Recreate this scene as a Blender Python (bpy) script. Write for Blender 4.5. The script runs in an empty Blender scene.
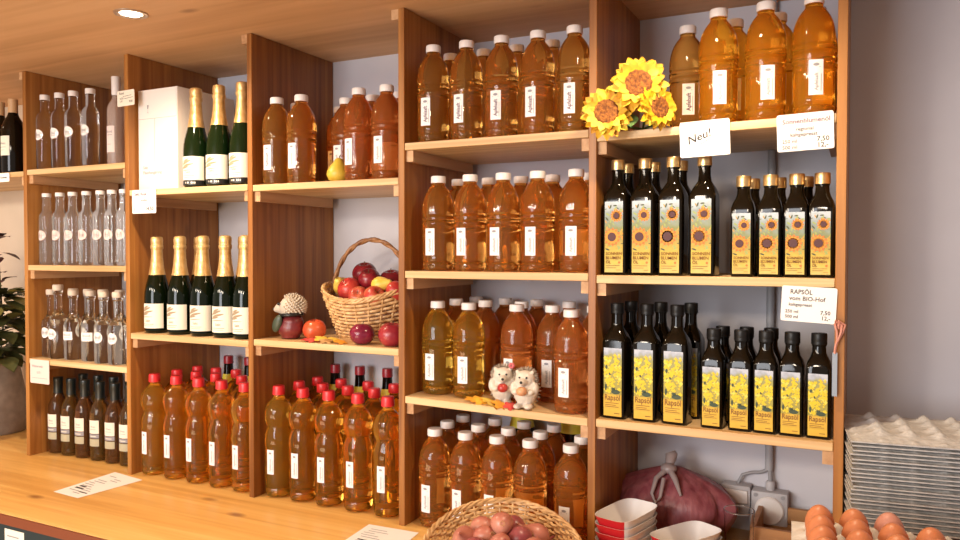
import bpy, bmesh, math, random
from mathutils import Vector, Matrix, Euler
random.seed(7)
PI = math.pi
scene = bpy.context.scene
COL = scene.collection

# ------------------------------------------------------------------ materials
def newmat(name):
    m = bpy.data.materials.new(name); m.use_nodes = True
    nt = m.node_tree; b = nt.nodes['Principled BSDF']
    return m, nt, b
def setp(b, **k):
    names = dict(color='Base Color', rough='Roughness', metal='Metallic', trans='Transmission Weight', ior='IOR',
                 spec='Specular IOR Level', coat='Coat Weight', sss='Subsurface Weight', sheen='Sheen Weight', alpha='Alpha',
                 ecol='Emission Color', estr='Emission Strength')
    for a, v in k.items():
        if a in ('color', 'ecol'): v = (v[0], v[1], v[2], 1)
        b.inputs[names[a]].default_value = v
def plain(name, color, rough=.5, **k):
    m, nt, b = newmat(name); setp(b, color=color, rough=rough, **k); return m
def mottled(name, c1, c2, scale=20, rough=.5, bump=0, detail=4, stretch=(1, 1, 1), lo=.35, hi=.65, **k):
    m, nt, b = newmat(name); setp(b, rough=rough, **k)
    tc = nt.nodes.new('ShaderNodeTexCoord'); mp = nt.nodes.new('ShaderNodeMapping'); mp.inputs['Scale'].default_value = stretch
    n = nt.nodes.new('ShaderNodeTexNoise'); n.inputs['Scale'].default_value = scale; n.inputs['Detail'].default_value = detail
    r = nt.nodes.new('ShaderNodeValToRGB')
    r.color_ramp.elements[0].position = lo; r.color_ramp.elements[0].color = (*c1, 1)
    r.color_ramp.elements[1].position = hi; r.color_ramp.elements[1].color = (*c2, 1)
    L = nt.links.new
    L(tc.outputs['Object'], mp.inputs['Vector']); L(mp.outputs['Vector'], n.inputs['Vector']); L(n.outputs['Fac'], r.inputs['Fac']); L(r.outputs['Color'], b.inputs['Base Color'])
    if bump:
        bp = nt.nodes.new('ShaderNodeBump'); bp.inputs['Strength'].default_value = bump; bp.inputs['Distance'].default_value = .01
        L(n.outputs['Fac'], bp.inputs['Height']); L(bp.outputs['Normal'], b.inputs['Normal'])
    return m
def wood(name, dark, mid, light, grain='x', fine=60, rough=.45, knots=.0, knot_col=(.12, .045, .015), plank=None, spec=.4):
    """pine: stretched noise for grain, voronoi for knots"""
    m, nt, b = newmat(name); setp(b, rough=rough, spec=spec); L = nt.links.new
    tc = nt.nodes.new('ShaderNodeTexCoord'); oi = nt.nodes.new('ShaderNodeObjectInfo')
    add = nt.nodes.new('ShaderNodeVectorMath'); add.operation = 'ADD'
    comb = nt.nodes.new('ShaderNodeVectorMath'); comb.operation = 'SCALE'; comb.inputs[0].default_value = (3.1, 7.3, 5.7)
    L(oi.outputs['Random'], comb.inputs['Scale']); L(tc.outputs['Object'], add.inputs[0]); L(comb.outputs[0], add.inputs[1])
    mp = nt.nodes.new('ShaderNodeMapping'); s = [fine, fine, fine]; s['xyz'.index(grain)] = fine * .035; mp.inputs['Scale'].default_value = s
    n = nt.nodes.new('ShaderNodeTexNoise'); n.inputs['Scale'].default_value = 1; n.inputs['Detail'].default_value = 5; n.inputs['Distortion'].default_value = .6
    mp2 = nt.nodes.new('ShaderNodeMapping'); s2 = [6, 6, 6]; s2['xyz'.index(grain)] = .8; mp2.inputs['Scale'].default_value = s2
    n2 = nt.nodes.new('ShaderNodeTexNoise'); n2.inputs['Scale'].default_value = 1; n2.inputs['Detail'].default_value = 3
    L(add.outputs[0], mp.inputs['Vector']); L(add.outputs[0], mp2.inputs['Vector']); L(mp.outputs[0], n.inputs['Vector']); L(mp2.outputs[0], n2.inputs['Vector'])
    mx = nt.nodes.new('ShaderNodeMath'); mx.operation = 'MULTIPLY_ADD'; mx.inputs[1].default_value = .5; L(n.outputs['Fac'], mx.inputs[0])
    h = nt.nodes.new('ShaderNodeMath'); h.operation = 'MULTIPLY'; h.inputs[1].default_value = .5; L(n2.outputs['Fac'], h.inputs[0]); L(h.outputs[0], mx.inputs[2])
    r = nt.nodes.new('ShaderNodeValToRGB'); e = r.color_ramp.elements
    e[0].position = .36; e[0].color = (*dark, 1); e[1].position = .64; e[1].color = (*light, 1)
    q = r.color_ramp.elements.new(.5); q.color = (*mid, 1)
    L(mx.outputs[0], r.inputs['Fac']); out = r.outputs['Color']
    if knots:
        mp3 = nt.nodes.new('ShaderNodeMapping'); s3 = [7, 7, 7]; s3['xyz'.index(grain)] = 3.2; mp3.inputs['Scale'].default_value = s3
        v = nt.nodes.new('ShaderNodeTexVoronoi'); v.inputs['Scale'].default_value = 1; L(add.outputs[0], mp3.inputs['Vector']); L(mp3.outputs[0], v.inputs['Vector'])
        kr = nt.nodes.new('ShaderNodeValToRGB'); ke = kr.color_ramp.elements
        ke[0].position = .03; ke[0].color = (knots, knots, knots, 1); ke[1].position = .12; ke[1].color = (0, 0, 0, 1)
        L(v.outputs['Distance'], kr.inputs['Fac'])
        mm = nt.nodes.new('ShaderNodeMix'); mm.data_type = 'RGBA'; L(kr.outputs['Color'], mm.inputs['Factor']); L(out, mm.inputs['A']); mm.inputs['B'].default_value = (*knot_col, 1)
        out = mm.outputs['Result']
    L(out, b.inputs['Base Color'])
    bp = nt.nodes.new('ShaderNodeBump'); bp.inputs['Strength'].default_value = .12; bp.inputs['Distance'].default_value = .004
    L(n.outputs['Fac'], bp.inputs['Height']); L(bp.outputs['Normal'], b.inputs['Normal'])
    return m
def liquid(name, color, trans=.75, rough=.035, ior=1.36, spec=.5, dcol=None):
    m, nt, b = newmat(name); setp(b, color=color, rough=rough, trans=trans, ior=ior)
    return m
M = {}
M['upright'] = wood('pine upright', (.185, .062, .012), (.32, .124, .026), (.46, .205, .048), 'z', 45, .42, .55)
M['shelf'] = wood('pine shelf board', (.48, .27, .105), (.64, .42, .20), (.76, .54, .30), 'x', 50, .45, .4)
M['batten'] = wood('planed batten', (.42, .22, .10), (.55, .32, .16), (.62, .4, .22), 'y', 50, .55)
M['ceiling'] = wood('ceiling boards', (.50, .285, .14), (.62, .37, .19), (.70, .44, .24), 'x', 18, .6, .55, (.16, .075, .035))
M['table'] = wood('oiled pine table', (.58, .29, .07), (.72, .40, .115), (.80, .50, .17), 'x', 40, .32, .8, (.22, .08, .02))
M['edge'] = plain('table edge band', (.20, .05, .018), .4)
M['crate'] = wood('crate wood', (.25, .11, .035), (.36, .17, .06), (.45, .23, .09), 'x', 45, .55, .4)
M['wall_lamplit'] = mottled('plaster wall with painted lamplight', (.62, .52, .40), (.68, .57, .45), 4, .85, .05)  # warm lamplight on the back wall, put into the paint colour
M['wall'] = mottled('painted plaster wall', (.555, .54, .575), (.615, .60, .635), 3, .85, .05)
M['floor'] = mottled('floor', (.34, .27, .21), (.42, .34, .27), 4, .6)
M['dark'] = plain('dark counter panel', (.012, .022, .024), .6)
M['white'] = plain('white plastic', (.78, .74, .72), .4)
M['cap_white'] = plain('white screw cap', (.80, .76, .74), .42)
M['cap_red'] = plain('red screw cap', (.72, .028, .035), .35)
M['cap_darkred'] = plain('dark red cap', (.30, .012, .02), .35)
M['cap_gold'] = plain('gold metal cap', (.80, .56, .26), .32, metal=.9)
M['cap_black'] = plain('black screw cap', (.007, .0065, .0065), .4, spec=.3)
M['foil'] = mottled('gold foil', (.70, .44, .16), (.82, .58, .27), 60, .36, .2, metal=.65)
M['paper'] = plain('white paper', (.84, .82, .80), .7)
M['cream'] = plain('cream label paper', (.82, .76, .64), .7)
M['ink'] = plain('dark ink', (.035, .03, .035), .7)
M['ink_grey'] = plain('grey print', (.30, .29, .31), .7)
M['ink_purple'] = plain('purple ink', (.09, .02, .07), .7)
M['ink_brown'] = plain('brown print', (.17, .065, .012), .7)
M['smear'] = plain('sepia drawing', (.34, .25, .16), .7)
M['amber'] = liquid('amber juice', (.94, .48, .10), .93)
M['amber_dark'] = liquid('red brown juice', (.93, .43, .085), .92)
M['cloudy'] = liquid('cloudy red juice', (.70, .24, .055), .82, .12)
M['gold'] = liquid('clear golden juice', (.97, .58, .08), .93, .03)
M['orange'] = liquid('bright orange juice', (.97, .46, .035), .88, .05)
M['cider'] = liquid('clear orange cider', (.98, .50, .06), .94, .04)
M['glass'] = liquid('clear spirit in glass', (.97, .96, .92), 1.0, .0, 1.36)
M['glass_frost'] = liquid('bright spirit in fluted glass', (.97, .97, .96), .94, .0, 1.40)
M['green_dark'] = plain('black green glass', (.003, .006, .002), .06, spec=.3)
M['glass_thin'] = liquid('clear glass', (.95, .95, .95), 1.0, .0, 1.12)
M['rose_glass'] = liquid('frosted rose glass', (.80, .62, .52), .75, .25)
M['wine_amber'] = liquid('dark amber wine', (.40, .21, .05), .88, .03)
M['wine_rose'] = liquid('dark rose wine', (.36, .15, .045), .85, .03)
M['green_glass'] = plain('dark green glass', (.004, .012, .003), .06, spec=.32)
M['black_glass'] = plain('dark brown glass', (.006, .004, .002), .06, spec=.28)
M['capsule'] = plain('black green capsule', (.008, .014, .014), .35)
M['apple_dark'] = mottled('dark red apple skin', (.13, .007, .014), (.24, .014, .022), 30, .25, stretch=(1, 1, .25))
M['apple_red'] = mottled('red apple skin', (.34, .018, .022), (.50, .055, .035), 28, .3, stretch=(1, 1, .25))
M['apple_bi'] = mottled('red and yellow apple skin', (.42, .03, .03), (.62, .20, .08), 26, .3, stretch=(1, 1, .25))
M['apple_crim'] = mottled('crimson apple skin', (.24, .012, .025), (.36, .03, .035), 28, .3, stretch=(1, 1, .25))
M['apple_purple'] = mottled('purple apple skin', (.15, .008, .03), (.24, .02, .05), 30, .2)
M['pear'] = mottled('yellow pear skin', (.58, .40, .035), (.66, .47, .06), 45, .4)
M['lemon'] = mottled('yellow fruit skin', (.72, .47, .05), (.80, .58, .12), 40, .4)
M['stem'] = plain('fruit stem', (.10, .05, .02), .7)
M['wicker'] = mottled('pale wicker', (.50, .27, .10), (.72, .46, .21), 60, .55, .2)
M['wicker_dark'] = mottled('brown bent cane', (.22, .09, .03), (.38, .18, .07), 60, .5, .2)
M['shallot'] = mottled('shallot skin', (.40, .12, .085), (.64, .28, .19), 22, .35, .1, stretch=(1, 1, .2))
M['shallot_p'] = mottled('purple shallot skin', (.26, .05, .06), (.46, .14, .12), 22, .35, .1, stretch=(1, 1, .2))
M['petal'] = mottled('sunflower petal', (.62, .27, .006), (.78, .47, .012), 40, .6)
M['petal2'] = mottled('pale sunflower petal', (.76, .52, .02), (.80, .64, .08), 40, .6)
M['disc'] = mottled('sunflower disc', (.12, .032, .006), (.34, .12, .014), 160, .8, .5)
M['leaf'] = mottled('artificial leaf', (.05, .12, .03), (.12, .22, .06), 30, .6)
M['leaf_dark'] = mottled('dark plant leaf', (.045, .055, .018), (.12, .12, .035), 14, .5)
M['leaf_yel'] = mottled('yellow green leaf', (.20, .19, .05), (.34, .29, .08), 14, .5)
M['leaf_red'] = mottled('dark red leaf', (.05, .010, .018), (.10, .02, .03), 14, .5)
M['aut_or'] = mottled('orange leaf', (.75, .28, .02), (.85, .45, .04), 40, .6)
M['aut_ye'] = mottled('yellow leaf', (.80, .52, .05), (.86, .62, .12), 40, .6)
M['aut_re'] = mottled('red leaf', (.50, .03, .03), (.62, .08, .06), 40, .6)
M['pot'] = mottled('grey brown pot', (.17, .13, .10), (.24, .19, .15), 25, .6)
M['ceramic'] = plain('white glazed ceramic', (.64, .57, .49), .35)
M['spine'] = mottled('grey brown spines', (.22, .17, .13), (.42, .34, .26), 60, .6)
M['spine_pale'] = mottled('pale beige spines', (.48, .40, .30), (.66, .58, .46), 60, .6)
M['dkred_glaze'] = mottled('dark red glaze', (.10, .010, .014), (.20, .025, .025), 25, .35)
M['dkgreen_glaze'] = plain('dark green glaze', (.045, .06, .035), .4)
M['black'] = plain('black', (.01, .01, .01), .3)
M['pink'] = plain('pink ceramic', (.60, .14, .16), .4)
M['peach'] = plain('peach ceramic', (.62, .30, .15), .4)
M['carton'] = plain('white carton', (.82, .77, .73), .6)
M['pulp'] = mottled('grey egg carton pulp', (.42, .41, .40), (.54, .52, .50), 90, .9, .3)
M['pulp_pale'] = mottled('pale egg carton pulp', (.55, .515, .47), (.66, .62, .57), 90, .9, .3)
M['egg'] = mottled('brown eggshell', (.47, .15, .058), (.56, .20, .085), 35, .42)
M['egg_pink'] = mottled('pinkish eggshell', (.48, .20, .14), (.55, .25, .18), 35, .5)
M['tray_white'] = plain('white paperboard', (.80, .77, .75), .5)
M['tray_red'] = plain('red printed paperboard', (.58, .012, .02), .45)
M['bag'] = mottled('red net through plastic', (.22, .045, .06), (.38, .13, .14), 55, .42, .35, stretch=(1, 1, .22), lo=.3, hi=.75)
M['bag_clear'] = plain('clear plastic knot', (.50, .40, .38), .3, trans=.35)
M['grey_plastic'] = plain('light grey plastic', (.46, .44, .45), .5)
M['grey_dark'] = plain('darker grey plastic', (.30, .29, .30), .5)  # darker grey for screws, slot and cables
M['conduit'] = plain('grey conduit', (.36, .36, .38), .5)
M['ribbon'] = plain('pink cord', (.55, .24, .18), .6)
M['ribbon2'] = plain('blue grey tag', (.28, .33, .40), .3)
M['chrome'] = plain('brushed lamp ring', (.55, .45, .36), .35, metal=.8)
M['lamp'] = plain('lamp lens', (1, 1, 1), .4, ecol=(1, .86, .66), estr=14)

def ramp_label(name, stops, noise=None):
    """label print: vertical colour bands by the label's own height, blotched"""
    m, nt, b = newmat(name); setp(b, rough=.55); L = nt.links.new
    tc = nt.nodes.new('ShaderNodeTexCoord'); sp = nt.nodes.new('ShaderNodeSeparateXYZ'); L(tc.outputs['Generated'], sp.inputs[0])
    r = nt.nodes.new('ShaderNodeValToRGB'); els = r.color_ramp.elements
    while len(els) < len(stops): els.new(.5)
    for e, (p, c) in zip(els, stops): e.position = p; e.color = (*c, 1)
    fac = sp.outputs['Z']
    if noise:
        n = nt.nodes.new('ShaderNodeTexNoise'); n.inputs['Scale'].default_value = noise; L(tc.outputs['Object'], n.inputs['Vector'])
        ma = nt.nodes.new('ShaderNodeMath'); ma.operation = 'MULTIPLY_ADD'; ma.inputs[1].default_value = .35; L(n.outputs['Fac'], ma.inputs[0])
        sb = nt.nodes.new('ShaderNodeMath'); sb.operation = 'SUBTRACT'; sb.inputs[1].default_value = .175; L(fac, sb.inputs[0]); L(sb.outputs[0], ma.inputs[2]); fac = ma.outputs[0]
    L(fac, r.inputs['Fac']); L(r.outputs['Color'], b.inputs['Base Color']); return m
M['sunlabel'] = ramp_label('sunflower oil print', [(0, (.54, .42, .12)), (.22, (.56, .39, .04)), (.36, (.42, .30, .04)), (.62, (.19, .21, .07)), (.82, (.22, .28, .28)), (1, (.42, .48, .54))], 60)
M['raplabel'] = ramp_label('rapeseed oil print', [(0, (.60, .36, .02)), (.2, (.62, .40, .03)), (.33, (.30, .26, .04)), (.5, (.34, .30, .05)), (.87, (.30, .30, .10)), (.95, (.34, .38, .46)), (1, (.46, .50, .58))], 60)
M['fl_or'] = plain('orange petal print', (.58, .16, .025), .6)
M['fl_ye'] = plain('yellow petal print', (.62, .27, .025), .6)
M['fl_gr'] = plain('green leaf print', (.28, .34, .10), .6)
M['fl_dk'] = plain('dark green leaf print', (.06, .07, .03), .6)  # dark green leaf blotches of the printed label
M['fl_br'] = plain('dark seed print', (.07, .018, .02), .6)
M['rp_y1'] = plain('rape blossom print', (.70, .52, .015), .6)
M['rp_y2'] = plain('pale rape blossom print', (.74, .62, .09), .6)
M['rp_g'] = plain('dark leaf print', (.035, .06, .03), .6)
M['neck_yel'] = plain('yellow neck label', (.85, .74, .07), .5)

# ------------------------------------------------------------------ mesh helper
_text_cache = {}
def text_geo(s):
    """flat mesh of a line of text, height of capitals = 1, left bottom at 0"""
    if s in _text_cache: return _text_cache[s]
    c = bpy.data.curves.new('t', 'FONT'); c.body = s; c.resolution_u = 2; c.size = 1.4; c.offset = .022
    o = bpy.data.objects.new('t', c); COL.objects.link(o)
    dg = bpy.context.evaluated_depsgraph_get(); dg.update()
    me = bpy.data.meshes.new_from_object(o.evaluated_get(dg))
    vs = [(v.co.x, v.co.y) for v in me.vertices]; fs = [tuple(p.vertices) for p in me.polygons]
    bpy.data.objects.remove(o); bpy.data.curves.remove(c); bpy.data.meshes.remove(me)
    if vs:
        x0 = min(v[0] for v in vs); vs = [(x - x0, y) for x, y in vs]
    _text_cache[s] = (vs, fs, max([v[0] for v in vs] or [1]))
    return _text_cache[s]

class MB:
    def __init__(s): s.v = []; s.f = []; s.m = []
    def add(s, vs, fs, mat=0, T=None):
        o = len(s.v)
        s.v += [tuple(T @ Vector(p)) for p in vs] if T is not None else [tuple(p) for p in vs]
        s.f += [tuple(i + o for i in f) for f in fs]; s.m += [mat] * len(fs); return s
    def box(s, x0, x1, y0, y1, z0, z1, mat=0, T=None):
        vs = [(x, y, z) for z in (z0, z1) for y in (y0, y1) for x in (x0, x1)]
        return s.add(vs, [(0, 2, 3, 1), (4, 5, 7, 6), (0, 1, 5, 4), (2, 6, 7, 3), (0, 4, 6, 2), (1, 3, 7, 5)], mat, T)
    def lathe(s, prof, seg=24, mat=0, T=None, rf=None):
        vs = []; fs = []; rings = []
        for r, z in prof:
            if r < 1e-6: rings.append([len(vs)]); vs.append((0, 0, z))
            else:
                ring = []
                for k in range(seg):
                    a = 2 * PI * k / seg; rr = r * (rf(a, z) if rf else 1)
                    ring.append(len(vs)); vs.append((rr * math.cos(a), rr * math.sin(a), z))
                rings.append(ring)
        for A, B in zip(rings, rings[1:]):
            if len(A) == 1 and len(B) == 1: continue
            for k in range(seg):
                k2 = (k + 1) % seg
                if len(A) == 1: fs.append((A[0], B[k2], B[k]))
                elif len(B) == 1: fs.append((A[k], A[k2], B[0]))
                else: fs.append((A[k], A[k2], B[k2], B[k]))
        return s.add(vs, fs, mat, T)
    def loft(s, rings, mat=0, T=None, cap=True):
        n = len(rings[0]); vs = [p for r in rings for p in r]; fs = []
        for i in range(len(rings) - 1):
            for k in range(n):
                k2 = (k + 1) % n; fs.append((i * n + k, i * n + k2, (i + 1) * n + k2, (i + 1) * n + k))
        if cap: fs.append(tuple(range(n - 1, -1, -1))); fs.append(tuple((len(rings) - 1) * n + k for k in range(n)))
        return s.add(vs, fs, mat, T)
    def tube(s, pts, r, seg=8, mat=0, closed=False, T=None):
        pts = [Vector(p) for p in pts]; n = len(pts); rs = r if isinstance(r, (list, tuple)) else [r] * n
        rings = []; up = Vector((0, 0, 1)); prev = None
        for i in range(n):
            if closed: t = pts[(i + 1) % n] - pts[i - 1]
            else: t = pts[min(i + 1, n - 1)] - pts[max(i - 1, 0)]
            t.normalize()
            a = (prev - t * prev.dot(t)) if prev is not None else t.cross(up if abs(t.z) < .9 else Vector((1, 0, 0)))
            a.normalize(); prev = a; b = t.cross(a)
            rings.append([tuple(pts[i] + rs[i] * (math.cos(2 * PI * k / seg) * a + math.sin(2 * PI * k / seg) * b)) for k in range(seg)])
        if closed: rings.append(rings[0]); return s.loft(rings, mat, T, cap=False)
        return s.loft(rings, mat, T)
    def ball(s, c, r, seg=16, rings=10, mat=0, T=None):
        rx, ry, rz = r if isinstance(r, (list, tuple)) else (r, r, r)
        X = Matrix.Translation(c) @ (T or Matrix()) @ Matrix.Diagonal((rx, ry, rz, 1))
        pr = [(math.sin(PI * i / rings) if 0 < i < rings else 0, -math.cos(PI * i / rings)) for i in range(rings + 1)]
        return s.lathe(pr, seg, mat, X)
    def text(s, body, h, f, mat=0, align='l', x=0, y=0, maxw=None):
        """f maps label (u, v) to a point"""
        vs, fs, w = text_geo(body); k = h; kx = h
        if maxw and w * k > maxw: kx = maxw / w
        off = x - (w * kx / 2 if align == 'c' else w * kx if align == 'r' else 0)
        return s.add([f(off + a * kx, y + b * k) for a, b in vs], fs, mat)
    def quad(s, u0, u1, v0, v1, f, mat=0, n=1):
        vs = []; fs = []
        for i in range(n + 1):
            u = u0 + (u1 - u0) * i / n; vs += [f(u, v0), f(u, v1)]
        for i in range(n): fs.append((2 * i, 2 * i + 2, 2 * i + 3, 2 * i + 1))
        return s.add(vs, fs, mat)
    def poly(s, pts, f, mat=0): return s.add([f(u, v) for u, v in pts], [tuple(range(len(pts)))], mat)
    def mesh(s, name, mats, smooth=35):
        me = bpy.data.meshes.new(name); me.from_pydata(s.v, [], s.f)
        for m in mats: me.materials.append(M[m] if isinstance(m, str) else m)
        me.polygons.foreach_set('material_index', s.m)
        if smooth:
            me.polygons.foreach_set('use_smooth', [True] * len(me.polygons)); me.set_sharp_from_angle(angle=math.radians(smooth))
        me.update(); return me
    def build(s, name, mats, parent=None, smooth=35, loc=None):
        if isinstance(mats, str): mats = [mats]
        o = bpy.data.objects.new(name, s.mesh(name, mats, smooth)); COL.objects.link(o)
        if parent: o.parent = parent
        if loc: o.location = loc
        return o
def bevel(o, w=.002, seg=2):
    bm = bmesh.new(); bm.from_mesh(o.data); bmesh.ops.bevel(bm, geom=bm.edges[:], offset=w, segments=seg, affect='EDGES', profile=.5)
    bm.to_mesh(o.data); bm.free(); o.data.polygons.foreach_set('use_smooth', [True] * len(o.data.polygons)); o.data.set_sharp_from_angle(angle=math.radians(40)); return o
def tag(o, label=None, cat=None, group=None, kind=None):
    if label: o['label'] = label
    if cat: o['category'] = cat
    if group: o['group'] = group
    if kind: o['kind'] = kind
    return o
def empty(name, loc=(0, 0, 0), rz=0):
    o = bpy.data.objects.new(name, None); COL.objects.link(o); o.location = loc; o.rotation_euler = (0, 0, rz); o.empty_display_size = .02; return o
def thing(name, label, cat, loc=(0, 0, 0), rz=0, group=None): return tag(empty(name, loc, rz), label, cat, group)
def dup(root):
    c = root.copy(); COL.objects.link(c)
    for ch in list(root.children):
        d = ch.copy(); COL.objects.link(d); d.parent = c
        for g in list(ch.children):
            e = g.copy(); COL.objects.link(e); e.parent = d
    return c
class Proto:
    def __init__(s, make): s.make = make; s.root = None
    def place(s, loc, rz, label, cat, group=None):
        if s.root is None: o = s.root = s.make()
        else: o = dup(s.root)
        o.location = loc; o.rotation_euler = (0, 0, rz)
        n = len(label.split())
        if not 4 <= n <= 16: print('LABEL LENGTH', n, label)
        for k in ('group',):
            if k in o: del o[k]
        return tag(o, label, cat, group)
def baked(name, mb, mats, parent, voxel=.003, smooth_it=4):
    """join overlapping shapes of mb into one continuous skin"""
    o = mb.build(name, mats, None, 0)
    r = o.modifiers.new('r', 'REMESH'); r.mode = 'VOXEL'; r.voxel_size = voxel; r.use_smooth_shade = True
    q = o.modifiers.new('s', 'SMOOTH'); q.iterations = smooth_it; q.factor = .5
    dg = bpy.context.evaluated_depsgraph_get(); dg.update()
    me = bpy.data.meshes.new_from_object(o.evaluated_get(dg)); old = o.data
    o.modifiers.clear(); o.data = me; bpy.data.meshes.remove(old)
    me.polygons.foreach_set('use_smooth', [True] * len(me.polygons))
    if not me.materials: me.materials.append(M[mats] if isinstance(mats, str) else M[mats[0]])
    if parent: o.parent = parent
    return o

# ------------------------------------------------------------------ the setting
W = .5; TH = .018; D = .37; CEIL = 1.305
MB().box(-4, 6, D, D + .1, -.75, 2.2).build('wall_back', 'wall', None, 0)['kind'] = 'structure'
MB().box(-4, -TH - .004, D - .0025, D - .0002, .0005, CEIL).build('wall_lamplit_panel', 'wall_lamplit', None, 0)['kind'] = 'structure'  # thin panel added on the back wall, coloured as if lamplit
MB().box(-4, 6, -5, D, -.80, -.75).build('floor', 'floor', None, 0)['kind'] = 'structure'
MB().box(-4, 6, -1.9, D, CEIL, CEIL + .05).build('ceiling', 'ceiling', None, 0)['kind'] = 'structure'

# ------------------------------------------------------------------ shelving unit
unit = thing('shelving_unit', 'built-in pine shelving unit with five bays standing on the wooden table', 'shelf')
SH = {}   # (bay, level) -> (left z, right z)
def shelf_z(key, x):
    zl, zr = SH[key]; x0 = W * BAY[key[0]]; return zl + (zr - zl) * (x - x0) / W
BAY = dict(l=-2, a=0, b=1, c=2, d=3, e=4)
HEI = {'a': [.972, .650, .334], 'b': [.885, .443], 'c': [.882, .449], 'd': [.967, .647, (.331, .321)], 'e': [(.957, .963), .643, .322]}
ups = []
for i in range(6):
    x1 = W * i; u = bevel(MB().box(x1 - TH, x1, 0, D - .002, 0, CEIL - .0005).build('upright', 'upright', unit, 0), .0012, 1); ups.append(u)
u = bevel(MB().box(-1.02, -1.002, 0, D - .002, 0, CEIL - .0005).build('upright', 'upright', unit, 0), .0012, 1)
for i, u in enumerate(ups):
    if i in (0, 2, 3, 4):
        MB().box(W * i - TH - .022, W * i - TH, .004, .022, CEIL - .026, CEIL - .0005).build('batten', 'batten', u, 0)
for bay, zs in HEI.items():
    b = BAY[bay]; xl, xr = W * b, W * (b + 1) - TH
    for k, z in enumerate(zs):
        zl, zr = z if isinstance(z, tuple) else (z, z); SH[(bay, k + 1)] = (zl, zr)
        mb = MB(); y0, y1 = .001, .355
        vs = [(xl + .0006, y0, zl - .018), (xr - .0006, y0, zr - .018), (xl + .0006, y1, zl - .018), (xr - .0006, y1, zr - .018),
              (xl + .0006, y0, zl), (xr - .0006, y0, zr), (xl + .0006, y1, zl), (xr - .0006, y1, zr)]
        mb.add(vs, [(0, 2, 3, 1), (4, 5, 7, 6), (0, 1, 5, 4), (2, 6, 7, 3), (0, 4, 6, 2), (1, 3, 7, 5)])
        bevel(mb.build('shelf_board', 'shelf', unit, 0), .0012, 1)
        MB().box(xl, xl + .020, .010, .34, zl - .018 - .028, zl - .0182).build('batten', 'batten', ups[b], 0)
        MB().box(xr - .020, xr, .010, .34, zr - .018 - .028, zr - .0182).build('batten', 'batten', ups[b + 1], 0)
SH[('l', 1)] = (.968, .968)
bevel(MB().box(-1.0, -TH - .0006, .001, .355, .95, .968).build('shelf_board', 'shelf', unit, 0), .0012, 1)
MB().box(-.04, -TH, .010, .34, .922, .9498).build('batten', 'batten', ups[0], 0)
for bay in 'abcde': SH[(bay, 0)] = (0, 0)

# ------------------------------------------------------------------ table, counter
table = thing('counter_table', 'long honey-coloured pine table under the shelving unit', 'table', (0, 0, -.75))
bevel(MB().box(-1.6, 2.50, -.395, D - .003, .722, .75).build('tabletop', 'table', table, 0), .003, 2)
MB().box(-1.6, 2.50, -.401, -.395, .724, .7485).build('edge_band', 'edge', table, 0)
MB().box(-1.6, 2.50, -.375, -.357, .0, .722).build('front_panel', 'dark', table, 0)
for x in (-1.5, .5, 2.38):
    MB().box(x, x + .06, .25, .31, 0, .722).build('leg', 'table', table, 0)
sheet = MB(); ff = lambda u, v: (.470 + u, -.3763, -.115 + v)
sheet.box(.470, .552, -.3762, -.3752, -.115, -.050); sheet.quad(.01, .06, .045, .049, ff, 1); sheet.quad(.01, .07, .032, .035, ff, 1)
tag(sheet.build('notice_sheet', ['cream', 'ink_grey'], None, 0), 'small beige notice stuck below the left edge of the table', 'sign')
cb = MB(); cb.box(2.506, 3.4, -.28, .30, -.75, .1792); cb.box(2.43, 3.4, -.80, -.2802, -.75, .2122)
tag(cb.build('side_counter_1', 'crate', None, 0), kind='structure')  # unseen side counter block that carries the egg trays

# ------------------------------------------------------------------ bottles
def cyl_map(r, phi0=0):
    return lambda u, v: (r * math.sin(phi0 + u / r), -r * math.cos(phi0 + u / r), v)
def sticker(mb, r, w, z0, z1, phi, text, tmat, bold=False, lines=True):
    f = cyl_map(r + .0007, phi); g = cyl_map(r + .0011, phi)
    mb.quad(-w / 2, w / 2, z0, z1, f, 0, 6)
    h = z1 - z0
    mb.poly([(w * .22 * math.cos(a), z1 - h * .14 + h * .045 * math.sin(a)) for a in [2 * PI * k / 12 for k in range(12)]], g, 1)
    mb.quad(-w * .3, w * .3, z1 - h * .215, z1 - h * .20, g, 1)
    th = w * (.36 if bold else .26); t = lambda u, v: g(-v, z0 + h * .12 + u)
    mb.text(text, th, t, tmat, 'l', 0, -th / 2, h * .58)
    if lines: mb.quad(w * .32, w * .36, z0 + h * .1, z0 + h * .6, g, 1)
PETW = [(0, .0), (.030, 0), (.036, .003), (.0392, .010), (.0392, .018), (.0372, .022), (.0392, .026), (.0402, .033), (.0394, .037), (.0394, .112), (.041, .117), (.041, .123),
        (.0386, .127), (.041, .131), (.041, .138), (.0386, .142), (.041, .146), (.041, .154), (.0402, .166), (.0385, .178), (.0355, .190), (.0310, .201), (.0250, .211), (.0190, .218), (.0168, .222), (.0168, .227), (0, .2272)]
def flute(a, z):
    if .148 < z < .170 or .02 < z < .034: return 1 - .05 * max(0, math.cos(14 * a)) ** 2
    return 1
def pet_white(mat, bold=False, phi=0.0, word='Apfelsaft'):
    def make():
        r = empty('juice_bottle')
        MB().lathe(PETW, 40, 0, None, flute).build('bottle_body', mat, r, 30)
        c = MB(); c.lathe([(0, .2274), (.0184, .2274), (.0186, .229), (.0184, .2425), (.0172, .2450), (0, .2453)], 32, 0, None, lambda a, z: 1 + (.012 * math.cos(32 * a) if .228 < z < .243 else 0)); c.build('cap', 'cap_white', r, 40)
        l = MB(); sticker(l, .0396, .027, .040, .109, phi, word, 2 if bold else 1, bold); l.build('label', ['paper', 'ink_grey', 'ink_purple'], r, 0)
        return r
    return make
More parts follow.
